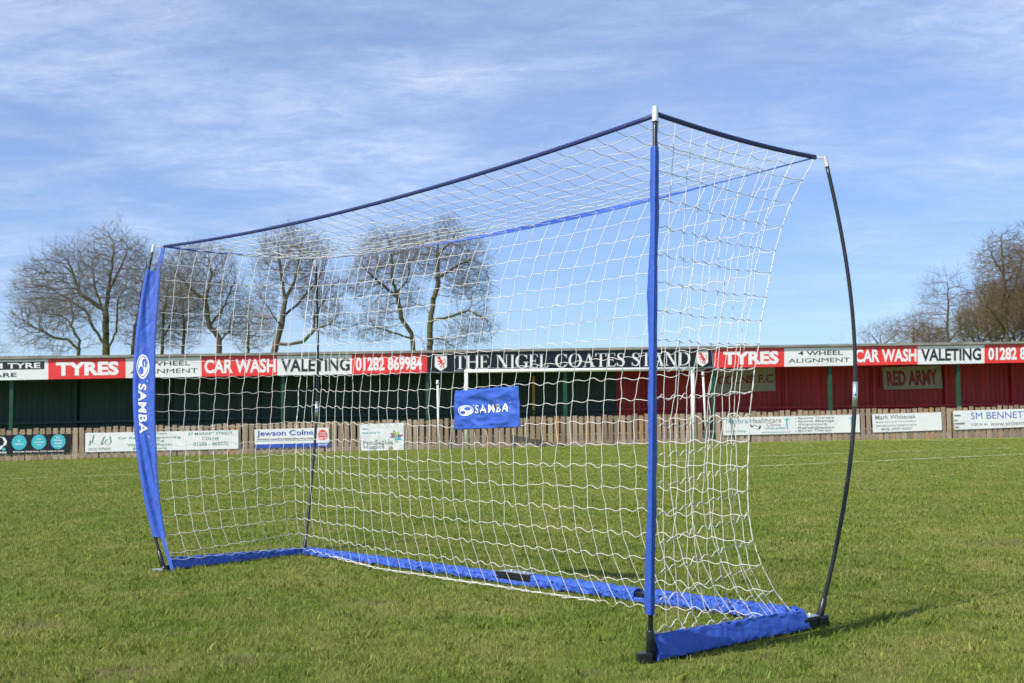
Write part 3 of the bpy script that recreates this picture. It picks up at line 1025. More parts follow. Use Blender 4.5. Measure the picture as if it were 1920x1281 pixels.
o, P = board('advertising_board', [(160, 812), (447, 806.5), (447, 841.5), (160, 848)], TB, M['white'],
             'long white shoe repairs board with green sketched boot, partly behind blue banner', 'board')
bx = lambda px: (px - 160) / 287.0
art('boot_logo', M['letter_green'], o, P, _path([(bx(168), .85), (bx(176), .88), (bx(173), .5), (bx(180), .42), (bx(190), .45), (bx(196), .8), (bx(206), .8), (bx(208), .5), (bx(202), .3), (bx(196), .5), (bx(202), .66)], [.008] * 11), 0.004)
art('boot_logo', M['letter_green'], o, P, _path([(bx(170), .6), (bx(168), .35), (bx(190), .36), (bx(194), .46)], [.010] * 4), 0.0046)
put(o, P, 'SHOE REPAIRS', (bx(166), 0.08, bx(208), 0.22), M['letter_grey'], 0.0)
G = M['letter_green']
for s_t, x0, x1, y0, y1 in (('Shoes & Keys', 250, 312, .83, .96), ('Car Keys & Programming', 221, 338, .60, .76), ('Engraving', 262, 307, .44, .58), ('Watches & Phones', 238, 322, .25, .40), ('& Lots More', 248, 312, .06, .2),
                            ('37 MARKET STREET,', 352, 438, .74, .92), ('COLNE', 378, 410, .50, .66), ('01282 - 869770', 362, 428, .20, .40)):
    put(o, P, s_t, (bx(x0), y0, bx(x1), y1), G, 0.004)

o, P = board('advertising_board', [(477, 805.5), (616, 802), (618, 837.5), (478, 841)], TB, M['white'],
             'white board with blue Jewson Colne lettering and red disc, blue stripe below', 'board')
art('stripe', M['letter_blue'], o, P, _r(0, 0, 1, 0.21), 0.003)
put(o, P, 'Jewson Colne', (0.03, 0.56, 0.79, 0.93), M['letter_blue'], 0.02)
art('stripe', M['letter_grey'], o, P, _r(0.03, 0.43, 0.79, 0.50), 0.003)
art('stripe', M['letter_grey'], o, P, _r(0.03, 0.36, 0.79, 0.385), 0.003)
art('disc', M['letter_red'], o, P, disc(0.915, 0.62, 0.068, 0.28), 0.003)
for i, ln in enumerate(('Trade', '& Public', 'welcome')):
    put(o, P, ln, (0.875, 0.70 - i * 0.13, 0.955, 0.79 - i * 0.13), M['letter_white'], 0.02, lift=0.006)
put(o, P, 'JEWSON', (0.85, 0.05, 0.97, 0.16), M['letter_white'], 0.03, lift=0.006)

o, P = board('fundraising_banner', [(674, 796), (757, 793), (757.5, 847), (678, 850)], TB, M['vinyl_banner'],
             'creased white hospice banner with coloured flower tied to the fence', 'banner', thick=0.006, warp=0.008, nx=30, ny=20)
put(o, P, "We're", (0.05, 0.80, 0.20, 0.88), M['letter_teal'], 0.01, lift=0.008)
put(o, P, 'fundraising for', (0.05, 0.66, 0.46, 0.74), M['letter_teal'], 0.01, lift=0.008)
put(o, P, 'Pendleside', (0.06, 0.28, 0.74, 0.45), M['letter_grey'], 0.004, lift=0.008)
put(o, P, 'Hospice', (0.06, 0.10, 0.54, 0.28), M['letter_grey'], 0.004, lift=0.008)
for k, (ang, ln, mm) in enumerate(((15, .26, 'magenta'), (60, .22, 'lime'), (100, .26, 'lime'), (135, .22, 'magenta'), (175, .2, 'letter_grey'), (-70, .2, 'letter_teal'), (-25, .24, 'cyan'))):
    c0 = np.array([0.80, 0.52]); d = np.array([math.cos(math.radians(ang)) * 0.75, math.sin(math.radians(ang))]) * ln
    n_ = np.array([-d[1], d[0]]) * 0.22
    art('petal', M[mm], o, P, ([tuple(c0 + d * .08), tuple(c0 + d * .5 - n_), tuple(c0 + d), tuple(c0 + d * .5 + n_)], [(0, 1, 2, 3)]), 0.009 + 0.0006 * k)

o, P = board('advertising_board', [(1356, 783.5), (1611, 777.5), (1612, 810.5), (1356, 816.5)], TB, M['white'],
             'long white healthcare clinic board with pale blue figures on the fence', 'board')
bx = lambda px: (px - 1356) / 255.5
put(o, P, 'Natural', (bx(1361), .66, bx(1404), .94), M['letter_teal'], 0.0)
put(o, P, 'Healthcare', (bx(1405), .66, bx(1464), .94), M['letter_grey'], 0.0)
put(o, P, 'Clinic', (bx(1436), .44, bx(1463), .64), M['letter_grey'], 0.0)
put(o, P, '07940 407847', (bx(1434), .28, bx(1472), .38), M['letter_teal'], 0.01)
put(o, P, 'www.naturalhealthcareclinic.co.uk', (bx(1426), .08, bx(1481), .17), M['letter_teal'], 0.0)
put(o, P, 'Sports Injuries and Massage', (bx(1360), .12, bx(1398), .30), M['letter_teal'], 0.0)
art('hands_logo', M['letter_black'], o, P, _path([(bx(1406), .58), (bx(1409), .42), (bx(1413), .55), (bx(1418), .46), (bx(1425), .5), (bx(1422), .3), (bx(1416), .34)], [.012] * 7), 0.004)
for cx in (1474, 1596):
    art('figure', M['cyan'], o, P, _path([(bx(cx), .92), (bx(cx), .5), (bx(cx + 2), .22)], [.006, .012, .005]), 0.004)
    art('figure', M['cyan'], o, P, _path([(bx(cx - 4), .80), (bx(cx + 5), .84)], [.03, .03]), 0.0048)
for i, ln in enumerate(('Sports Therapy', 'Sports Massage', 'Acupuncture', 'Rehabilitation', 'Bowen Therapy')):
    yy = .90 - i * .18
    art('bullet', M['cyan'], o, P, disc(bx(1490.5), yy - .04, .004, .025, 8), 0.004)
    put(o, P, ln, (bx(1495), yy - .11, bx(1495 + 4.9 * len(ln)), yy + .04), M['letter_grey'], 0.01)

o, P = board('advertising_board', [(1635, 777), (1764, 773), (1766, 806.5), (1637, 811)], TB, M['white'],
             'small white Mark Whiteoak board with grey serif lettering on the fence', 'board')
for s_t, x0, x1, y0, y1 in (('Mark Whiteoak', .04, .63, .70, .94), ('Block Paving & Tarmacadam', .05, .63, .50, .60), ('DRIVES PATIO FORECOURTS', .05, .63, .29, .39), ('MOB: 07979 434507', .12, .57, .09, .22)):
    put(o, P, s_t, (x0, y0, x1, y1), M['letter_grey'], 0.005)

o, P = board('advertising_board', [(1787, 770.5), (2040, 763.5), (2040, 796), (1790, 806)], TB, M['white'],
             'white SM BENNETT board with blue lettering, cut by the right picture edge', 'board')
bx = lambda px: (px - 1787) / 253.0
put(o, P, 'SM BENNETT CRANES', (bx(1819), .52, bx(2002), .88), M['letter_blue'], -0.006)
put(o, P, '01282 861366', (bx(1818), .17, bx(1849), .31), M['letter_grey'], 0.0)
put(o, P, 'www.smbennettcranes.co.uk', (bx(1854), .12, bx(1990), .36), M['letter_grey'], 0.004)
for k, (y, w) in enumerate(((.70, .05), (.45, .022), (.27, .075), (.08, .03))):
    art('crane_logo', M['letter_grey'], o, P, _r(0.003, y, w, y + .09), 0.004)

# ------------------------------------------------------------------ distant goal and poles
gp = [np.array([-1.4955, 37.243, 0]), None]
gp[1] = gp[0] + 7.32 * np.array([math.cos(math.radians(-0.94)), math.sin(math.radians(-0.94)), 0])
fg = empty('football_goal', (gp[0] + gp[1]) / 2, 'full size white metal football goal frame without net, standing before the fence', 'goal')
for p in gp:
    mb = MB(); z0 = float(gz(p[0], p[1])) - 0.02
    mb.tube([(p[0], p[1], z0), (p[0], p[1], 2.383)], 0.058, 16)
    mb.build('goalpost', M['post_white'], fg, smooth=True)
mb = MB(); dd = (gp[1] - gp[0]) / 7.32
mb.tube([gp[0] - dd * 0.058 + [0, 0, 2.44], gp[1] + dd * 0.058 + [0, 0, 2.44]], 0.057, 16)
mb.build('crossbar', M['post_white'], fg, smooth=True)
for (pt, pb, Y, lab) in (((820.5, 716), (822.5, 846), 38.0, 'thin white support pole with grey collar left of the distant goal'),
                         ((1318, 700), (1324.5, 822), 38.3, 'thin white support pole right of the distant goal')):
    a, b = at_y(*pb, Y), at_y(*pt, Y)
    a[2] = float(gz(a[0], a[1])) - 0.02
    r = empty('support_pole', a, lab, 'pole', 'poles beside the distant goal')
    mb = MB(); mb.tube([a, b], 0.034, 10); mb.build('pole', M['post_white'], r, smooth=True)
    mb = MB(); mb.tube([b + [0, 0, -0.09], b + [0, 0, -0.02]], 0.062, 10); mb.build('collar', M['zinc'], r, smooth=True)
    mb = MB(); mb.tube([b + [0, 0, -0.02], b + [0, 0, 0.05]], 0.045, 10); mb.build('cap', M['post_white'], r, smooth=True)


# ------------------------------------------------------------------ portable goal
HT = 1.85
A = at_z(1219, 1242, 0); B = at_z(1532, 1176, 0); C = at_z(308, 1072, 0); D = at_z(570, 1040, 0)
a_ = at_z(1228.5, 200, HT); b_ = at_z(1546, 293, HT); c_ = at_z(288.5, 460, HT); d_ = at_z(592, 487, HT)
uu = C - A; uu /= np.linalg.norm(uu)
ww = np.array([uu[1], -uu[0], 0])
OUT = {'A': np.array([-0.115, -0.993, 0]), 'B': np.array([1, -0.045, 0]), 'C': np.array([-1, 0.045, 0]), 'D': np.array([0.155, 0.988, 0])}
FOOT = {'A': A, 'B': B, 'C': C, 'D': D}; TOP = {'A': a_, 'B': b_, 'C': c_, 'D': d_}
ctr = (A + B + C + D) / 4
goal = empty('portable_goal', (ctr[0], ctr[1], 0), 'blue and black portable pop-up football goal with white net in the foreground', 'goal')


def pole_at(k, t, bow=0.133):
    s_ = 4 * t * (1 - t)
    return FOOT[k] * (1 - t) + TOP[k] * t + OUT[k] * bow * (0.85 * s_ + 0.15 * s_ * s_)


def interp(t, xs, ys): return float(np.interp(t, xs, ys))


def soft(t, xs, ys): return sum(interp(t + k * 0.025, xs, ys) * w for k, w in ((-2, .1), (-1, .25), (0, .3), (1, .25), (2, .1)))


def smooth_interp(t, xs, ys):
    # small Catmull-like smoothing of the linear table
    return (interp(t - 0.02, xs, ys) + 2 * interp(t, xs, ys) + interp(t + 0.02, xs, ys)) / 4


_rt = [0, 0.05, 0.10, 0.18, 0.27, 0.47, 0.70, 0.85, 0.92, 1.0]
_ro = [0.058, 0.030, 0.004, -0.018, -0.030, -0.034, -0.018, 0.012, 0.026, 0.066]


def ribbon_at(k, t):
    """edge of the net mouth beside post k (inward offset table, metres)"""
    z = -0.018 * t * t
    return FOOT[k] * (1 - t) + TOP[k] * t - OUT[k] * smooth_interp(t, _rt, _ro) + np.array([0, 0, z])


for k in 'ABCD':
    mb = MB()
    n = 40
    t1 = 0.98
    mb.tube([pole_at(k, t1 * i / n) for i in range(n + 1)], [0.0085 if i < n * .5 else 0.0078 for i in range(n + 1)], 12)
    p = mb.build('pole', M['carbon'], goal, smooth=True)
    mb = MB()
    a, b = pole_at(k, 0.976), pole_at(k, 1.0)
    d = (b - a)
    if k in 'A':
        mb.tube([a - d * .25, a + d * 0.75, a + d * 0.76, a + d * 0.95, a + d * 1.0], [0.0105, 0.0105, 0.0095, 0.0098, 0.006], 24)
    else:
        mb.tube([a, a + d * 0.85, a + d * 1.0, a + d * 1.03], [0.0098, 0.0098, 0.0098, 0.006], 24)
    mb.build('pole_cap', M['alu'], p)
    if k in 'BD':
        mb = MB(); mb.tube([pole_at(k, q) for q in (0.452, 0.475, 0.505)], 0.0102, 14)
        mb.build('ferrule', M['zinc'], p, smooth=True)
        mb = MB(); q = pole_at(k, 0.478); mb.tube([q + [-0.002, -0.0135, 0], q + [-0.002, -0.0085, 0]], 0.003, 8)
        mb.build('spring_button', M['black_steel'], p)
    mb = MB(); mb.tube([pole_at(k, q) for q in (0.0, 0.025, 0.058, 0.06)], [0.0135, 0.0135, 0.0125, 0.009] if k != 'D' else [.010, .010, .0095, .008], 14)
    mb.build('socket', M['black_steel'] if k == 'D' else M['black_steel'], p, smooth=True)

# webbing straps at the top
EA = TOP['A'] + np.array([0.010, 0.012, -0.024]); EB = TOP['B'] + np.array([-0.036, 0.0, -0.004])
EC = TOP['C'] + np.array([0.060, -0.002, -0.008]); ED = TOP['D'] + np.array([-0.004, -0.02, 0.002])


def strap_pt(k, t):
    p, q, sag = {'front': (EA, EC, 0.052), 'right': (EA, EB, 0.012), 'back': (ED, EB, 0.085), 'left': (EC, ED, 0.012)}[k]
    e = p * (1 - t) + q * t
    s4 = 4 * t * (1 - t)
    e = e + np.array([0, 0, -sag * s4])
    if k == 'back': e = e - ww * 0.10 * s4
    if k == 'front': e = e + ww * 0.03 * s4
    return e


for k, w, m, n in (('front', 0.0088, 'blue_shaded', 40), ('right', 0.0098, 'blue_shaded', 24), ('left', 0.006, 'blue', 20)):
    mb = MB(); mb.tube([strap_pt(k, i / n) for i in range(n + 1)], w, 8, flat=(1.0, 0.55))
    mb.build('top_strap', M[m], goal, smooth=True)
# the back strap twists: edge-on at the ends, flat in the middle
mb = MB(); n = 60; V = []
for i in range(n + 1):
    t = i / n; P_ = strap_pt('back', t)
    tw = math.radians(85 * (1 - math.exp(-((t - 0.62) / 0.22) ** 2)) + 5 * math.sin(t * 9))
    ax = math.cos(tw) * np.array([0, 0, 1]) + math.sin(tw) * ww
    nx = np.cross(ax, uu)
    for s1, s2 in ((1, 1), (1, -1), (-1, -1), (-1, 1)): V.append(P_ + ax * 0.0105 * s1 + nx * 0.0015 * s2)
F = []
for i in range(n):
    for j in range(4):
        F.append((4 * i + j, 4 * i + (j + 1) % 4, 4 * i + 4 + (j + 1) % 4, 4 * i + 4 + j))
F += [(0, 1, 2, 3), (4 * n + 3, 4 * n + 2, 4 * n + 1, 4 * n)]
mb.add(V, F); mb.build('top_strap', M['blue'], goal)
for e, k in ((EB, 'B'), (EC, 'C')):
    mb = MB(); mb.tube([e, pole_at(k, 0.995)], 0.0028, 6); mb.build('tie_cord', M['cord'], goal, smooth=True)


# side banners between pole and ribbon
def wrinkle(a, t, seed):
    v = mnoise.noise(Vector((a * 2.6 + t * 6.0 + seed, t * 2.2, seed))) * 0.017
    v += mnoise.noise(Vector((a * 5.0 + t * 15, t * 5, seed + 5))) * 0.008
    v += mnoise.noise(Vector((a * 3.0 - t * 30, t * 20, seed + 9))) * 0.003
    return v * math.sin(math.pi * min(1, max(0, a))) * min(1, max(0, (a - 0.12) / 0.2))


def banner_pt(k, a, t, side, lift=0.0):
    """a: 0 at pole, 1 at ribbon; side +1 / -1"""
    p, r = pole_at(k, t), ribbon_at(k, t)
    d = r - p; L = np.linalg.norm(d); d /= L
    up = pole_at(k, min(1, t + .01)) - pole_at(k, max(0, t - .01)); up /= np.linalg.norm(up)
    nn = np.cross(up, d); nn /= np.linalg.norm(nn)
    x_ = a * (L + 0.010) - 0.013 * (1 - a)
    th = 0.0125 * math.exp(-(x_ / 0.017) ** 2) + 0.0028 if k == 'C' else interp(a, [0, 0.16, 0.5, 1], [0.0015, 0.0130, 0.0095, 0.0050])
    q = p + d * (a * (L + 0.010) - (0.013 if k == 'C' else 0.022) * (1 - a)) + nn * (side * (th + lift) + wrinkle(a, t, 3.0 if k == 'C' else 8.0))
    return q


for k, ta, tb in (('C', 0.098, 0.918), ('A', 0.088, 0.918)):
    na, nt_ = 18, 160
    V = []; F = []
    for j in range(nt_ + 1):
        t = ta + (tb - ta) * j / nt_
        for i in range(na + 1): V.append(banner_pt(k, i / na, t + 0.006 * (i / na) * (1 if j == nt_ else 0), 1))
        for i in range(na, -1, -1): V.append(banner_pt(k, i / na, t, -1))
    m_ = 2 * (na + 1)
    for j in range(nt_):
        for i in range(m_): F.append((j * m_ + i, j * m_ + (i + 1) % m_, (j + 1) * m_ + (i + 1) % m_, (j + 1) * m_ + i))
    bn = link('side_banner', np_mesh('side_banner', V, F), M['blue'], goal, smooth=True)
    # ribbon running the whole height, sewn to the banner edge
    mb = MB(); n = 60
    pts = [ribbon_at(k, i / n) + OUT[k] * 0.008 for i in range(n + 1)]
    V = []; F = []
    for i in range(n + 1):
        t = i / n
        up = pts[min(i + 1, n)] - pts[max(i - 1, 0)]; up /= np.linalg.norm(up)
        d = -OUT[k]; nn = np.cross(up, d); nn /= np.linalg.norm(nn)
        wd = 0.010 if k == 'C' else 0.009
        th = 0.0055 if k == 'A' else 0.0036
        if k == 'A': nn, d = nn, d
        for s1, s2 in ((1, 1), (1, -1), (-1, -1), (-1, 1)): V.append(pts[i] + d * wd * s1 + nn * th * s2 + (np.array([0.003, 0, 0]) if k == 'A' else 0))
    for i in range(n):
        for j in range(4): F.append((4 * i + j, 4 * i + (j + 1) % 4, 4 * i + 4 + (j + 1) % 4, 4 * i + 4 + j))
    F += [(0, 1, 2, 3), (4 * n + 3, 4 * n + 2, 4 * n + 1, 4 * n)]
    mb.add(V, F); mb.build('edge_ribbon', M['blue'], goal)
    if k == 'A': continue      # this one is seen edge-on
    # printing: an emblem above letters that read downwards
    side = 1 if (banner_pt(k, .5, .5, 1) - banner_pt(k, .5, .5, -1)) @ (CAMP - pole_at(k, .5)) > 0 else -1

    def Pb(u, v, lift=0.0, k=k, side=side):
        # u runs down the banner (reading direction), v runs towards the ribbon
        return banner_pt(k, 0.16 + 0.58 * v, 0.648 - 0.252 * u, side, lift)
    art('lettering', M['white_ink'], bn, Pb, text_polys('SAMBA', 0.028, 1.1), 0.0022, (0.36, 0.16, 0.97, 0.78), subdiv=0.025)
    RG = M['white_ink']
    art('emblem', RG, bn, Pb, _ring(0.15, 0.5, 0.15, 0.5, 0.020, 0.075, 0, 360, 40), 0.0016)
    art('emblem', RG, bn, Pb, disc(0.15, 0.5, 0.118, 0.385, 32), 0.0016, subdiv=0.05)
    art('emblem_inset', M['blue'], bn, Pb, disc(0.105, 0.62, 0.052, 0.19, 24), 0.0028)
    art('emblem_inset', M['blue'], bn, Pb, disc(0.195, 0.38, 0.052, 0.19, 24), 0.0028)
    art('small_mark', RG, bn, Pb, _ring(1.0, 0.84, 0.014, 0.05, 0.005, 0.018, 0, 360, 16), 0.0016)
    art('small_mark', RG, bn, Pb, _ring(0.325, 0.88, 0.014, 0.05, 0.005, 0.018, 0, 360, 16), 0.0016)


# base bars in blue fabric sleeves
def sleeve(p, q, h0, h1, wd, seed, name, amp=0.006, n=90, z0=0.004, inset=(0.0, 0.0), freq=1.0, round_=0.0):
    d = q - p; L = np.linalg.norm(d); d = d / L; nn = np.array([-d[1], d[0], 0])
    mseg = 28; n = int(n * 1.7); V = []; F = []
    for i in range(n + 1):
        s_ = inset[0] + (L - inset[0] - inset[1]) * i / n
        t = s_ / L; h = h0 + (h1 - h0) * t
        c = p + d * s_
        gat = 1.0 + 0.16 * mnoise.noise(Vector((s_ * 5 * freq, seed, 0)))
        for j in range(mseg):
            a = 2 * math.pi * j / mseg
            ca, sa = math.cos(a), math.sin(a)
            ex = 0.55
            x = math.copysign(abs(ca) ** ex, ca) * wd * gat
            z = (math.copysign(abs(sa) ** ex, sa) * 0.5 + 0.5) * h
            taper = 1 - 0.55 * max(0, z / h) * (1 - round_)
            x *= taper
            w = amp * 1.3 * (0.22 - abs(mnoise.noise(Vector((s_ * 13 * freq + z * 34, z * 16, seed + ca))))) + amp * 0.7 * mnoise.noise(Vector((s_ * 42 * freq - z * 60, z * 50, seed + 3 * ca)))
            V.append(c + nn * (x + math.copysign(w, x)) + np.array([0, 0, z0 + z + w * 0.6 * (1 if sa > 0 else 0)]))
    for i in range(n):
        for j in range(mseg): F.append((i * mseg + j, i * mseg + (j + 1) % mseg, (i + 1) * mseg + (j + 1) % mseg, (i + 1) * mseg + j))
    mb = MB(); mb.add(V, F + [tuple(range(mseg)), tuple(n * mseg + j for j in range(mseg - 1, -1, -1))])
    return mb.build(name, M['blue'], goal, smooth=True)


dAB = (B - A) / np.linalg.norm(B - A); dDB = (B - D) / np.linalg.norm(B - D); dCD = (D - C) / np.linalg.norm(D - C)
LAB, LDB, LCD = [np.linalg.norm(x) for x in (B - A, B - D, D - C)]
sleeve(A, B, 0.085, 0.070, 0.034, 1.0, 'base_sleeve', inset=(0.014, 0.085), amp=0.009, freq=0.7, round_=-0.6)
sleeve(C, D, 0.068, 0.040, 0.020, 5.0, 'base_sleeve', inset=(0.045, 0.03), amp=0.009, freq=0.7)
# back bar: three gathered sleeves with a hinge between them
h_a = 1.86 / 3.6 * LDB * 0 + 0
sh1, sh2 = None, None


def s_on_back(px):
    best = min(range(400), key=lambda i: abs(proj(D + dDB * LDB * i / 399 + [0, 0, .03])[0] - px))
    return LDB * best / 399


h0_, h1_ = s_on_back(942), s_on_back(1003)
g0_, g1_ = s_on_back(1198), s_on_back(1222)
sleeve(D, B, 0.040, 0.048, 0.030, 11.0, 'base_sleeve', inset=(0.03, LDB - h0_), amp=0.023, n=170, freq=1.2, round_=0.6)
sleeve(D, B, 0.058, 0.052, 0.034, 15.0, 'base_sleeve', inset=(h1_, LDB - g0_), amp=0.018, n=100, freq=1.2, round_=0.6)
sleeve(D, B, 0.052, 0.056, 0.030, 19.0, 'base_sleeve', inset=(g1_, 0.08), amp=0.022, n=140, freq=1.3, round_=0.5)

for q0_, q1_ in ((h0_ - .03, h1_ + .03), (g0_ - .02, g1_ + .02)):
    sleeve(D - ww * 0.026, B - ww * 0.026, 0.020, 0.020, 0.008, 23.0, 'sleeve_flap', inset=(q0_, LDB - q1_), amp=0.006, n=14)


def bar(p, q, w, h, z0, name, m, bevel=0.003):
    d = q - p; L = np.linalg.norm(d); d /= L; nn = np.array([-d[1], d[0], 0])
    mb = MB(); c = (p + q) / 2 + np.array([0, 0, z0 + h / 2])
    mb.box(c, d * L / 2, nn * w / 2, (0, 0, h / 2))
    return mb.build(name, M[m], goal, bevel=bevel)


bar(D + dDB * 0.02, B - dDB * 0.02, 0.030, 0.030, 0.006, 'base_bar', 'black_steel')
bar(A + dAB * 0.01, B - dAB * 0.03, 0.030, 0.030, 0.006, 'base_bar', 'black_steel')
bar(C + dCD * 0.01, D - dCD * 0.02, 0.030, 0.028, 0.006, 'base_bar', 'black_steel')
bar(D + dDB * (h0_ - .02), D + dDB * (h1_ + .02), 0.054, 0.050, 0.008, 'hinge_block', 'black_steel')
hp = bar(D + dDB * (h0_ + .01), D + dDB * (h1_ - .01), 0.060, 0.004, 0.0595, 'hinge_plate', 'zinc', 0.001)
for q in (0.3, 0.7):
    mb = MB(); e = D + dDB * (h0_ + (h1_ - h0_) * q) + [0, 0, 0.0640]
    mb.tube([e, e + [0, 0, 0.006]], 0.006, 8); mb.build('bolt', M['alu'], goal, smooth=True)
bar(D + dDB * g0_ - dDB * .02, D + dDB * (g1_ + .02), 0.040, 0.036, 0.008, 'hinge_block', 'black_steel')
# corner block at the right rear foot
bar(B - dAB * 0.11, B + dAB * 0.045, 0.050, 0.040, 0.004, 'corner_block', 'black_steel')
bar(B - dAB * 0.085, B - dAB * 0.018, 0.052, 0.004, 0.0465, 'hinge_plate', 'zinc', 0.001)
bar(B + dDB * 0.028 - dAB * .02, B + dDB * 0.028 + dAB * .03, 0.010, 0.036, 0.004, 'corner_block', 'black_steel')
mb = MB(); e = B - dAB * 0.045 + np.array([0, 0, 0.0505]); mb.tube([e, e + [0, 0, 0.007]], 0.007, 8); mb.build('bolt', M['alu'], goal, smooth=True)
# feet at the front corners
fA = np.array([-1.0, -0.15, 0]); fA /= np.linalg.norm(fA)
mb = MB(); c = A + fA * 0.020 + [0, -0.01, 0.018]
mb.box(c, fA * 0.024, np.array([-fA[1], fA[0], 0]) * 0.016, (0, 0, 0.016)); mb.build('foot', M['black_steel'], goal, bevel=0.003)
mb = MB(); mb.tube([A + [0.0, 0, 0.0], A + [0.0, 0, 0.10]], 0.0125, 14); mb.build('socket_sleeve', M['black_steel'], goal, smooth=True)
mb = MB(); c = C + np.array([-0.030, -0.01, 0.010])
mb.box(c, (0.030, 0, 0), (0, 0.010, 0), (0, 0, 0.008)); mb.build('foot', M['zinc'], goal, bevel=0.002)
mb = MB(); mb.tube([C + [-0.01, 0, 0.0], C + [0.005, 0, 0.03]], 0.014, 12); mb.build('socket_sleeve', M['black_steel'], goal, smooth=True)

# ------------------------------------------------------------------ net
NR, ND, NB = 19, 10, 36
vin = [0, .05, .18, .38, .53, .70, .82, .92, 1]
vout = [0, .05, .135, .18, .205, .207, .18, .12, 0.0]


def wall_pt(i, v):
    """i: 0..56 around left, back, right; v: 0 top .. 1 bottom (before jitter)"""
    def corner(k, v):
        top = {'B': strap_pt('right', 0.955), 'D': ED}[k]
        bot = {'B': B - dAB * 0.10 - dDB * 0.03, 'D': D - dCD * 0.05 + dDB * .05}[k] + np.array([0, 0, 0.05])
        inn = {'B': -OUT['B'], 'D': -OUT['D'] * 0.9}[k]
        return top * (1 - v) + bot * v + inn * (soft(v, vin, vout) if 0 < v < 1 else 0)
    tv = 1 - v
    if i <= ND:
        f = i / ND
        top = strap_pt('left', f)
        e0 = ribbon_at('C', max(0.035, tv)) - OUT['C'] * 0.002
        e1 = corner('D', v)
        P_ = e0 * (1 - f) + e1 * f
        base = (strap_pt('left', 0) * (1 - f) + ED * f)
        P_ = P_ + (top - base) * (1 - v)
        P_ = P_ + (dCD * 0.055 * (v ** 10) + ww * 0) * (1 - abs(2 * f - 1) ** 3)
    elif i <= ND + NB:
        f = (i - ND) / NB
        top = strap_pt('back', f)
        e0, e1 = corner('D', v), corner('B', v)
        P_ = e0 * (1 - f) + e1 * f
        base = ED * (1 - f) + corner('B', 0) * f
        P_ = P_ + (top - base) * (1 - v) ** 1.4
        s4 = math.sin(math.pi * f)
        P_ = P_ - ww * 0.05 * s4 * math.sin(math.pi * v)
        # the hem lies on the grass in front of the bar
        P_ = P_ + (-ww * 0.085 + np.array([0, 0, -0.035])) * (v ** 9) * min(1, 4 * f, 4 * (1 - f)) + dDB * 0.05 * v ** 10 * s4
    else:
        f = (i - ND - NB) / ND
        top = strap_pt('right', 0.955 * (1 - f))
        e0 = corner('B', v)
        e1 = ribbon_at('A', max(0.045, tv)) + np.array([0.009, 0, 0])
        P_ = e0 * (1 - f) + e1 * f
        base = corner('B', 0) * (1 - f) + EA * f
        P_ = P_ + (top - base) * (1 - v)
        P_ = P_ + (-uu * 0.0 + np.array([0, 0, 0.02])) * v ** 8 * (1 - abs(2 * f - 1))
    return P_


W_ = np.zeros((ND * 2 + NB + 1, NR + 1, 3))
jit = rng.normal(0, 1, W_.shape)
for i in range(W_.shape[0]):
    for j in range(NR + 1):
        v = j / NR
        # rows drop a little where the net is slack
        P_ = wall_pt(i, v)
        am = 0.0036 * min(1, 5 * v, 6 * (1 - v)) * min(1, i / 2, (W_.shape[0] - 1 - i) / 2) * (0.6 + 0.9 * abs(mnoise.noise(Vector((i * 0.21, j * 0.3, 2)))) * 2)
        W_[i, j] = P_ + jit[i, j] * am * np.array([1, 1, 0.8])
# pleats in the slack right panel
for i in range(ND + NB + 1, ND * 2 + NB):
    for j in range(1, NR):
        v = j / NR
        W_[i, j] += uu * 0.008 * math.sin(i * 2.3 + v * 2) * math.sin(math.pi * v)
T_ = np.zeros((NB + 1, ND + 1, 3))
for i in range(NB + 1):
    f = i / NB
    for j in range(ND + 1):
        g = j / ND
        fr = strap_pt('front', 1 - f)
        bk = strap_pt('back', f)
        P_ = fr * (1 - g) + bk * g
        e0 = strap_pt('left', g); e1 = strap_pt('right', 0.985 * g)
        P_ = P_ + (e0 - (EC * (1 - g) + ED * g)) * (1 - f) + (e1 - (EA * (1 - g) + EB * g)) * f
        P_ = P_ - np.array([0, 0, 1]) * 0.035 * math.sin(math.pi * g) * math.sin(math.pi * f) ** 0.6
        am = 0.004 if 0 < i < NB and 0 < j < ND else 0
        T_[i, j] = P_ + rng.normal(0, am, 3)


def cord(pts_knots, sideways, amp, sag, seg=6):
    """a cord through knots that rises out of each knot and droops into the next"""
    out = []
    for k in range(len(pts_knots) - 1):
        p, q = pts_knots[k], pts_knots[k + 1]
        am = amp[k] * random.uniform(0.5, 1.4); sg = sag[k] * random.uniform(0.4, 1.5)
        for s_ in range(seg):
            t = s_ / seg
            o = am * math.sin(2 * math.pi * t) - sg * math.sin(math.pi * t)
            out.append(p * (1 - t) + q * t + sideways * o)
    out.append(pts_knots[-1])
    return out


Z = np.array([0, 0, 1.])
CR = 0.0014


def net_part(name, build, label=None):
    mb = MB(); build(mb)
    o = mb.build(name, M['cord'], goal, smooth=True)
    if label: o['label'] = label
    return o


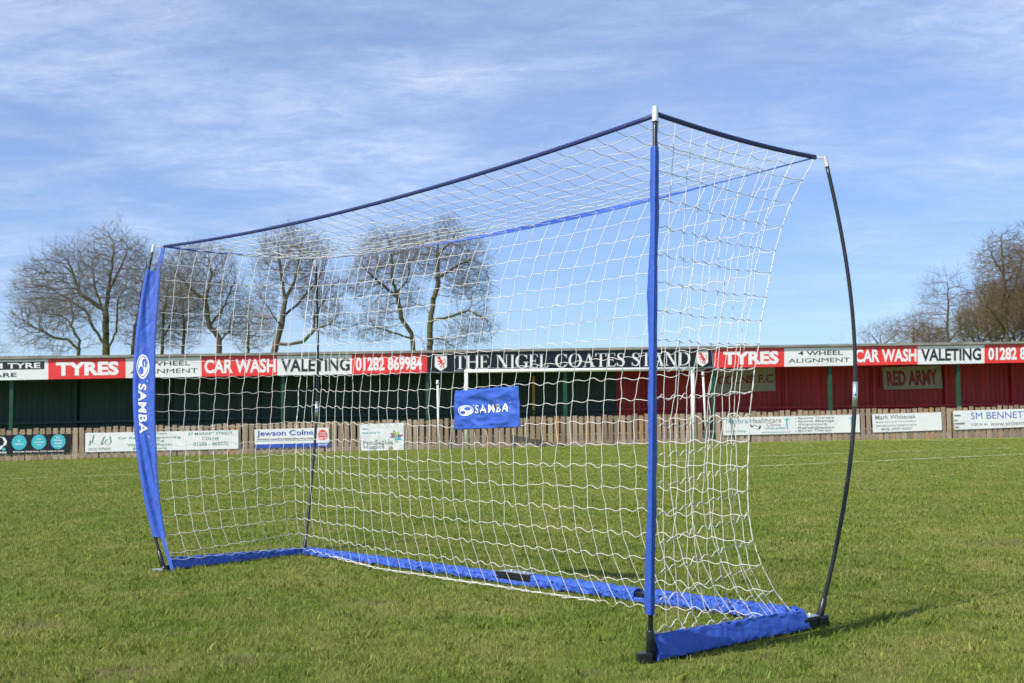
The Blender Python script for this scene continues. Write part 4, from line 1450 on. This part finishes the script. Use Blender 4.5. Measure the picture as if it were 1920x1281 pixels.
def wall_net(i0, i1, waves, first):
    def f(mb):
        for i in range(i0 + (0 if first else 0), i1 + 1):
            pts = [W_[i, j] for j in range(NR + 1)]
            d = uu if (i0 == ND) else ww
            am = [0.0022] * NR; sg = [0.0] * NR
            mb.tube(cord(pts, d, am, sg, 4), CR, 5, caps=False)
        for j in range(1, NR + 1):
            v = j / NR
            pts = [W_[i, j] for i in range(i0, i1 + 1)]
            k = waves * (0.25 + 1.0 * min(1, v * 1.5))
            lf = [0.30 + 1.7 * abs(mnoise.noise(Vector((i * 0.16, j * 0.33, 6.5)))) for i in range(i0, i1)]
            am = [0.0064 * k * q for q in lf]; sg = [0.0045 * k * (1.3 - 0.5 * q) for q in lf]
            mb.tube(cord(pts, Z, am, sg, 7), CR, 5, caps=False)
        for i in range(i0, i1 + 1):
            for j in range(1, NR + 1):
                p = W_[i, j]
                e = 0.0036
                mb.add([p + [e, 0, 0], p + [0, e, 0], p - [e, 0, 0], p - [0, e, 0], p + [0, 0, e * 1.3], p - [0, 0, e * 1.3]],
                       [(0, 1, 4), (1, 2, 4), (2, 3, 4), (3, 0, 4), (1, 0, 5), (2, 1, 5), (3, 2, 5), (0, 3, 5)])
    return f


net_part('net', wall_net(0, ND, 0.8, True), 'left side panel of the white net')
net_part('net', wall_net(ND, ND + NB, 1.0, False), 'back panel of the white net')
net_part('net', wall_net(ND + NB, 2 * ND + NB, 1.2, False), 'slack right side panel of the white net')


def top_net(mb):
    for i in range(0, NB + 1):
        pts = [T_[i, j] for j in range(ND + 1)]
        mb.tube(cord(pts, Z, [0.002] * ND, [0.006] * ND, 5), CR * .92, 5, caps=False)
    for j in range(1, ND):
        pts = [T_[i, j] for i in range(NB + 1)]
        mb.tube(cord(pts, Z, [0.001] * NB, [0.001] * NB, 3), CR * .92, 5, caps=False)


net_part('net', top_net, 'top panel of the white net')
# loose hem cord looping along the grass at the back


def hem(mb):
    for q in range(2):
        pts = []
        for i in range(ND + 4, ND + NB - 9):
            pts.append(W_[i, NR] + np.array([0, 0, 0.004 * random.random()]) - ww * 0.018 * q + uu * 0.02 * q)
        mb.tube(cord(pts, -ww, [0.006] * (len(pts) - 1), [-0.012] * (len(pts) - 1), 6), CR, 5, caps=False)


net_part('net_hem', hem)

# blue panel sewn to the back net
pc = [(852, 733), (972, 724), (975.5, 801), (851, 806)]


def back_hit(px, py):
    best = None
    for i in range(ND, ND + NB + 1):
        for j in range(NR + 1):
            q = proj(W_[i, j]); e = (q[0] - px) ** 2 + (q[1] - py) ** 2
            if best is None or e < best[0]: best = (e, i, j)
    p0 = W_[best[1], best[2]]
    d = ray(px, py); k = ((p0 - CAMP) @ ww) / (d @ ww)
    return CAMP + d * k


cn = [back_hit(*p) for p in pc]
pdep = np.mean([p @ ww for p in cn])
cn = []
for p in pc:
    d = ray(*p); cn.append(CAMP + d * ((pdep - 0.022 - CAMP @ ww) / (d @ ww)))
tl, tr, br, bl = cn


def Pp(u, v, lift=0.0):
    q = (bl * (1 - u) + br * u) * (1 - v) + (tl * (1 - u) + tr * u) * v
    e = min(1, 8 * min(u, 1 - u, v, 1 - v))
    n1 = mnoise.noise(Vector((u * 3.1 + v * 1.7, v * 2.6 - u * 2.2, 1.3)))
    n2 = mnoise.noise(Vector((u * 7.5 - v * 6, v * 5 + u * 4.4, 7.7)))
    n3 = abs(mnoise.noise(Vector((u * 4.2 + v * 3.6, v * 3.2 - u * 2, 4.1))))
    n4 = abs(mnoise.noise(Vector((u * 6.5 - v * 5.2, v * 4 + u * 5, 9.1))))
    w = (0.012 * n1 + 0.0025 * n2 + 0.012 * (0.4 - n3) - 0.004 * n4) * (0.35 + 0.65 * e)
    return q - ww * (lift + w) + Z * 0.0012 * math.sin(u * 60) * (v > 0.99 or v < 0.01)


NX, NY = 60, 40
V = [Pp(i / NX, j / NY, 0) for j in range(NY + 1) for i in range(NX + 1)]
Vb = [Pp(i / NX, j / NY, -0.0025) for j in range(NY + 1) for i in range(NX + 1)]
F = [(j * (NX + 1) + i, j * (NX + 1) + i + 1, (j + 1) * (NX + 1) + i + 1, (j + 1) * (NX + 1) + i) for j in range(NY) for i in range(NX)]
nb = len(V)
F2 = [tuple(i + nb for i in f[::-1]) for f in F]
rimi = [i for i in range(NX)] + [j * (NX + 1) + NX for j in range(NY)] + [NY * (NX + 1) + NX - i for i in range(NX)] + [(NY - j) * (NX + 1) for j in range(NY)]
F3 = [(rimi[k], rimi[k - 1], rimi[k - 1] + nb, rimi[k] + nb) for k in range(len(rimi))]
lp = link('logo_panel', np_mesh('logo_panel', V + Vb, F + F2 + F3), M['blue'], goal, smooth=True)
art('lettering', M['white_ink'], lp, Pp, text_polys('SAMBA', 0.010, 1.28), 0.0035, (0.335, 0.390, 0.850, 0.600), subdiv=0.018)
art('emblem', M['white_ink'], lp, Pp, _ring(0.195, 0.475, 0.115, 0.135, 0.014, 0.020, 0, 360, 40), 0.0035)
art('emblem', M['white_ink'], lp, Pp, disc(0.195, 0.475, 0.092, 0.104, 32), 0.0035, subdiv=0.02)
art('emblem_inset', M['blue'], lp, Pp, disc(0.222, 0.522, 0.045, 0.042, 24), 0.0052, subdiv=0.02)
art('emblem_inset', M['blue'], lp, Pp, disc(0.160, 0.432, 0.040, 0.040, 24), 0.0052, subdiv=0.02)
art('small_mark', M['white_ink'], lp, Pp, _ring(0.865, 0.61, 0.014, 0.019, 0.005, 0.007, 0, 360, 16), 0.002)
art('small_mark', M['white_ink'], lp, Pp, _ring(0.312, 0.60, 0.011, 0.016, 0.004, 0.006, 0, 360, 16), 0.002)


# ------------------------------------------------------------------ trees
def prisms(P0, P1, r0, r1, sides):
    P0, P1 = np.asarray(P0, float), np.asarray(P1, float)
    r0, r1 = np.asarray(r0, float), np.asarray(r1, float)
    n = len(P0)
    d = P1 - P0; d /= np.linalg.norm(d, axis=1)[:, None] + 1e-9
    ref = np.where(np.abs(d[:, 2:3]) < 0.9, np.array([[0, 0, 1.]]), np.array([[1., 0, 0]]))
    a = np.cross(d, ref); a /= np.linalg.norm(a, axis=1)[:, None]; b = np.cross(d, a)
    V = np.empty((n, 2 * sides, 3))
    for k in range(sides):
        c, s = math.cos(2 * math.pi * k / sides), math.sin(2 * math.pi * k / sides)
        o = a * c + b * s
        V[:, k] = P0 + o * r0[:, None]; V[:, sides + k] = P1 + o * r1[:, None]
    base = (np.arange(n) * 2 * sides)[:, None]
    F = np.concatenate([base + np.array([k, (k + 1) % sides, sides + (k + 1) % sides, sides + k]) for k in range(sides)], 0)
    return V.reshape(-1, 3), F


def tree(label, Y, limbs, blobs, natt=1500, seed=1, step=0.215, trunk_r=0.300, twig=1.0, crown_mat='twig', trunk_mat='bark', droop=0.0, name='bare_tree', cat='tree', group='bare trees behind the stand', tdens=1.0, wob=0.10):
    """limbs: picture polylines (the first starts the trunk, others branch off the nearest node); blobs: (px,py,rx,ry) crown volumes"""
    R = np.random.default_rng(seed); rr = random.Random(seed)
    sc = Y / FPX
    base = at_y(*limbs[0][0], Y)
    pos = [np.array([base[0], Y, float(gz(base[0], Y)) - 0.1])]; par = [-1]

    def extend(start, pts):
        cur = start
        for q in pts:
            L = np.linalg.norm(q - pos[cur]); m = max(1, int(L / step)); p0 = pos[cur].copy()
            for i in range(1, m + 1):
                w = R.normal(0, wob * step, 3) if i < m else 0
                pos.append(p0 + (q - p0) * i / m + w); par.append(cur); cur = len(pos) - 1
        return cur
    for li, lm in enumerate(limbs):
        dy = 0.0; pts = []
        if li: slope = rr.choice([-1, 1]) * rr.uniform(0.25, 0.7)
        for qi, q in enumerate(lm):
            if li and qi:
                dy += slope * math.hypot(q[0] - lm[qi - 1][0], q[1] - lm[qi - 1][1]) * sc
            pts.append(at_y(q[0], q[1], Y + dy))
        if li == 0: extend(0, pts)
        else:
            st = min(range(len(pos)), key=lambda i: np.linalg.norm(pos[i] - pts[0]))
            extend(st, pts[1:])
    att = []
    area = sum(b[2] * b[3] for b in blobs)
    for (bx_, by_, rx, ry) in blobs:
        n = int(2.7 * natt * rx * ry / area)
        c = at_y(bx_, by_, Y)
        v = R.normal(0, 1, (n, 3)); v /= np.linalg.norm(v, axis=1)[:, None]
        v *= (R.random(n) ** (1 / 2.4))[:, None]
        # uneven outline
        for k in range(n):
            f = 0.97 + 0.42 * mnoise.noise(Vector((v[k][0] * 2.4 + seed, v[k][1] * 2.4, v[k][2] * 2.4)))
            att.append(c + v[k] * f * np.array([rx * sc, min(rx, ry) * sc * 0.9, ry * sc]))
    att = np.array(att)
    alive = np.ones(len(att), bool); near_i = np.zeros(len(att), int); near_d = np.full(len(att), 1e9)
    start = 0; P_ = np.array(pos)
    kill = step * 1.35; grown = {}
    for it in range(130):
        P_ = np.array(pos); new = P_[start:]
        idx = np.where(alive)[0]
        if len(idx) == 0 or len(new) == 0: break
        for c0 in range(0, len(idx), 400):
            ii = idx[c0:c0 + 400]
            dd_ = np.linalg.norm(att[ii][:, None, :] - new[None], axis=2)
            m = dd_.argmin(1); dm = dd_[np.arange(len(ii)), m]
            bet = dm < near_d[ii]
            near_d[ii[bet]] = dm[bet]; near_i[ii[bet]] = m[bet] + start
        start = len(pos)
        alive &= near_d > kill
        idx = np.where(alive)[0]
        if len(idx) == 0: break
        dirs = {}
        for k in idx:
            n_ = near_i[k]; d = att[k] - P_[n_]; d /= np.linalg.norm(d) + 1e-9
            if n_ in dirs: dirs[n_] += d
            else: dirs[n_] = d.copy()
        for n_, d in dirs.items():
            if grown.get(n_, 0) >= 3: continue
            grown[n_] = grown.get(n_, 0) + 1
            if par[n_] >= 0:
                pd = P_[n_] - P_[par[n_]]; d = d / (np.linalg.norm(d) + 1e-9) + 0.35 * pd / (np.linalg.norm(pd) + 1e-9)
            d = d / (np.linalg.norm(d) + 1e-9) + R.normal(0, 0.16, 3) - np.array([0, 0, droop])
            d /= np.linalg.norm(d)
            pos.append(P_[n_] + d * step); par.append(n_)
    N = len(pos); P_ = np.array(pos); par_a = np.array(par)
    rad = np.zeros(N); acc = np.zeros(N); ex = 2.35
    tip = 0.0066 * twig
    for i in range(N - 1, 0, -1):
        rad[i] = (acc[i] + tip ** ex) ** (1 / ex) if acc[i] > 0 else tip
        acc[par_a[i]] += rad[i] ** ex
    rad[0] = (acc[0]) ** (1 / ex)
    # normalise the trunk
    f = trunk_r / rad[0]
    wgt = np.clip((rad - tip) / (rad[0] - tip + 1e-9), 0, 1)
    rad = rad * (1 + (f - 1) * wgt ** 1.2)
    kids = np.bincount(par_a[1:], minlength=N)
    # smooth the skeleton a little
    c = np.arange(1, N); p = par_a[1:]
    thick = rad[c] > 0.055 * (trunk_r / 0.3)
    root = empty(name, (P_[0][0], P_[0][1], P_[0][2]), label, cat, group)
    i1 = c[thick]; rr0 = np.minimum(rad[par_a[i1]], rad[i1] * 1.35)
    V1, F1 = prisms(P_[par_a[i1]], P_[i1] + (P_[i1] - P_[par_a[i1]]) * 0.06, rr0, rad[i1], 7)
    link('trunk', np_mesh('trunk', V1, F1), M[trunk_mat], root, smooth=True)
    i2 = c[~thick]
    S0_, S1_ = [P_[par_a[i2]]], [P_[i2]]
    R0_, R1_ = [np.minimum(rad[par_a[i2]], rad[i2] * 1.2)], [rad[i2]]
    # twigs at thin branches
    thin = np.where((rad < tip * 4.0))[0]
    thin = thin[thin > 0]
    tw = []
    for i in thin:
        nt_ = (5 if kids[i] == 0 else 2.6) * tdens
        nt_ = int(nt_) + (R.random() < nt_ % 1)
        for _ in range(nt_):
            bd = P_[i] - P_[par_a[i]]; bd /= np.linalg.norm(bd) + 1e-9
            tw.append((P_[i], bd))
    if tw:
        A0 = np.array([t[0] for t in tw]); Dd = np.array([t[1] for t in tw])
        n = len(tw)
        Dd = Dd + R.normal(0, 0.55, (n, 3)) + np.array([0, 0, 0.22]); Dd /= np.linalg.norm(Dd, axis=1)[:, None]
        Ls = R.uniform(0.3, 0.95, n)[:, None] * (step / 0.22)
        mids = A0 + Dd * Ls * 0.5 + R.normal(0, 0.03, (n, 3))
        D2 = Dd + R.normal(0, 0.3, (n, 3)) + np.array([0, 0, 0.15]); D2 /= np.linalg.norm(D2, axis=1)[:, None]
        ends = mids + D2 * Ls * 0.5
        D3 = Dd + R.normal(0, 0.7, (n, 3)); D3 /= np.linalg.norm(D3, axis=1)[:, None]
        e3 = mids + D3 * Ls * 0.45
        tr = tip * 0.75
        for (x0, x1, q0, q1) in ((A0, mids, tr, tr * .8), (mids, ends, tr * .8, tr * .45), (mids, e3, tr * .7, tr * .4)):
            S0_.append(x0); S1_.append(x1); R0_.append(np.full(n, q0)); R1_.append(np.full(n, q1))
    V2, F2 = prisms(np.concatenate(S0_), np.concatenate(S1_), np.concatenate(R0_), np.concatenate(R1_), 3)
    link('crown', np_mesh('crown', V2, F2), M[crown_mat], root)
    return root


tree('tallest full crowned bare tree on the left, above the red TYRES panel', 62,
     [[(199, 700), (199, 660), (198, 611), (199, 576), (204, 540), (211, 494), (213, 458)],
      [(196, 655), (173, 611), (164, 587), (140, 569), (105, 545), (72, 531)],
      [(164, 587), (150, 550), (131, 498), (118, 475)],
      [(203, 660), (218, 622), (221, 564), (246, 517), (258, 500)],
      [(199, 600), (180, 545), (172, 500), (165, 470)],
      [(204, 545), (225, 505), (240, 465)]],
     [(205, 514, 70, 92), (120, 530, 80, 72), (70, 545, 45, 45)], 2400, 11, trunk_r=0.205)
tree('low bare tree with drooping left limb beside the tallest left tree', 58,
     [[(146, 700), (147, 665), (150, 639), (133, 611), (138, 592), (129, 562)],
      [(145, 655), (126, 636), (105, 634), (58, 611), (32, 590)],
      [(133, 611), (128, 600), (110, 590)]],
     [(75, 600, 60, 48), (130, 590, 40, 40), (110, 640, 75, 26)], 1100, 12, trunk_r=0.093)
tree('slim dark bare tree just left of the blue banner', 66,
     [[(249, 700), (249, 665), (253, 620), (260, 587), (269, 531), (275, 500)]],
     [(272, 550, 42, 92), (262, 625, 45, 40)], 1100, 13, trunk_r=0.119)
tree('dense dark bare tree behind the left edge of the net', 68,
     [[(303, 700), (304, 660), (306, 600), (315, 540)], [(304, 640), (322, 600), (340, 560)]],
     [(318, 570, 42, 90)], 1200, 14, trunk_r=0.102, crown_mat='twig_olive')
tree('slender bare tree with thin straight trunk behind the net, left part', 70,
     [[(343, 700), (343, 665), (345, 610), (340, 560), (338, 520)]],
     [(345, 590, 45, 72)], 900, 15, trunk_r=0.102, crown_mat='twig')
tree('broad bare tree with crooked mossy trunk behind the net, above white panel', 62,
     [[(411, 700), (409, 667), (411, 634), (392, 611), (385, 564), (357, 540), (334, 517)],
      [(385, 564), (397, 517), (390, 470)], [(392, 611), (415, 585), (430, 550), (440, 530)], [(411, 640), (430, 622), (432, 600)]],
     [(392, 530, 62, 72), (345, 520, 42, 60), (425, 580, 48, 62)], 1900, 16, trunk_r=0.162)
tree('small round bare tree lower than its neighbours, between two big ones', 78,
     [[(465, 700), (465, 664), (466, 630), (465, 587)]], [(468, 618, 48, 42)], 900, 17, trunk_r=0.102)
tree('spreading mossy bare tree with low right limb, above the VALETING panel', 60,
     [[(512, 700), (514, 660), (521, 636), (528, 611), (535, 564), (528, 517), (523, 482)],
      [(520, 642), (545, 646), (568, 641), (591, 618), (620, 606), (636, 583)],
      [(533, 599), (561, 568), (591, 531), (608, 505)],
      [(528, 611), (505, 580), (490, 555)], [(535, 564), (555, 520), (562, 480)], [(591, 618), (590, 590), (610, 560)]],
     [(550, 485, 72, 62), (500, 560, 28, 60), (595, 550, 52, 62), (620, 605, 34, 32)], 2300, 18, trunk_r=0.187)
tree('bare tree with leaning trunk, left of the twin pair above phone panel', 61,
     [[(778, 700), (775, 660), (772, 625), (752, 597), (747, 560), (736, 530), (735, 492), (730, 455)],
      [(772, 630), (740, 625), (707, 615), (697, 605)], [(747, 560), (700, 520), (675, 495)], [(772, 628), (790, 635), (797, 660)], [(745, 555), (765, 520), (768, 490)]],
     [(728, 485, 62, 62), (690, 520, 36, 58), (705, 610, 46, 36), (745, 560, 50, 40)], 1900, 19, trunk_r=0.128)
tree('tallest bare tree of the middle group with bent trunk, above the dark panel', 60,
     [[(806, 700), (806, 660), (806, 617), (812, 567), (822, 530), (820, 480), (820, 442)],
      [(810, 605), (850, 592), (877, 582), (900, 592), (920, 605)], [(823, 525), (862, 495), (900, 480)],
      [(806, 590), (797, 577), (772, 565), (760, 540)], [(808, 630), (830, 636), (850, 650)], [(820, 480), (845, 455), (855, 435)]],
     [(835, 470, 78, 58), (875, 520, 48, 52), (885, 610, 50, 38), (800, 480, 38, 50), (840, 640, 40, 22)], 2300, 20, trunk_r=0.162)
tree('low distant bare tree cut by the left picture edge', 95,
     [[(-12, 700), (-10, 660), (-8, 640)]], [(-10, 652, 28, 22)], 400, 21, trunk_r=0.102, step=0.36)
tree('distant dome shaped bare tree right of the bowed pole', 105,
     [[(1652, 700), (1652, 650), (1650, 628)], [(1652, 650), (1635, 630), (1622, 622)], [(1652, 650), (1675, 632), (1688, 622)]],
     [(1655, 634, 46, 27)], 1700, 22, trunk_r=0.145, step=0.36, tdens=1.4)
tree('tiny far off bare tree left of the bowed pole', 130,
     [[(1578, 700), (1578, 655), (1578, 646)]], [(1578, 652, 26, 12)], 260, 23, trunk_r=0.102, step=0.45)
tree('brownish bare tree with pointed top at the right, above VALETING', 80,
     [[(1778, 700), (1778, 643), (1777, 600), (1778, 564), (1776, 530)], [(1779, 640), (1800, 615), (1815, 600)]],
     [(1776, 572, 44, 62), (1762, 615, 60, 42), (1805, 610, 40, 40)], 2400, 24, trunk_r=0.128, crown_mat='twig_brown', step=0.32)
tree('low brown bushy tree beside the distant dome shaped tree', 92,
     [[(1712, 700), (1712, 650), (1712, 625)]], [(1715, 628, 44, 32)], 1300, 25, trunk_r=0.102, crown_mat='twig_brown', step=0.34, tdens=1.3)
tree('tall bare tree at the right, partly in front of brown thicket', 66,
     [[(1889, 700), (1888, 641), (1883, 564), (1881, 505), (1876, 447)], [(1888, 620), (1865, 590), (1848, 570)], [(1883, 570), (1905, 530), (1915, 490)], [(1881, 510), (1860, 480), (1850, 455)]],
     [(1885, 505, 58, 72), (1855, 570, 52, 55)], 2000, 26, trunk_r=0.119, crown_mat='twig_brown')
tree('tall bare tree cut by the right picture edge', 72,
     [[(1935, 700), (1935, 640), (1932, 560), (1928, 500), (1926, 460)], [(1933, 580), (1910, 540)], [(1933, 560), (1955, 500)]],
     [(1930, 520, 52, 92)], 1700, 27, trunk_r=0.128, crown_mat='twig_brown')
for (px, py, rx, ry, Y, sd, lab) in ((1835, 618, 44, 38, 74, 31, 'olive brown thicket left of the tall right hand tree trunk'),
                                     (1902, 600, 54, 52, 76, 32, 'olive brown thicket at the foot of the tallest right trees'),
                                     (1960, 580, 50, 66, 78, 33, 'high brown thicket cut by the right picture edge'),
                                     (1742, 634, 36, 22, 84, 34, 'low brown thicket between dome shaped tree and pointed tree'),
                                     (1868, 570, 34, 36, 80, 35, 'brown thicket higher up behind the tallest right hand trunk')):
    tree(lab, Y, [[(px, 700), (px, 655), (px, 630)], [(px, 655), (px - 14, 630)], [(px, 655), (px + 14, 632)]],
         [(px, py, rx, ry)], 2600, sd, trunk_r=0.07, crown_mat='twig_olive' if sd % 2 else 'twig_brown', name='thicket', cat='shrub', group='thickets at the right behind the stand', tdens=1.6, twig=1.45)
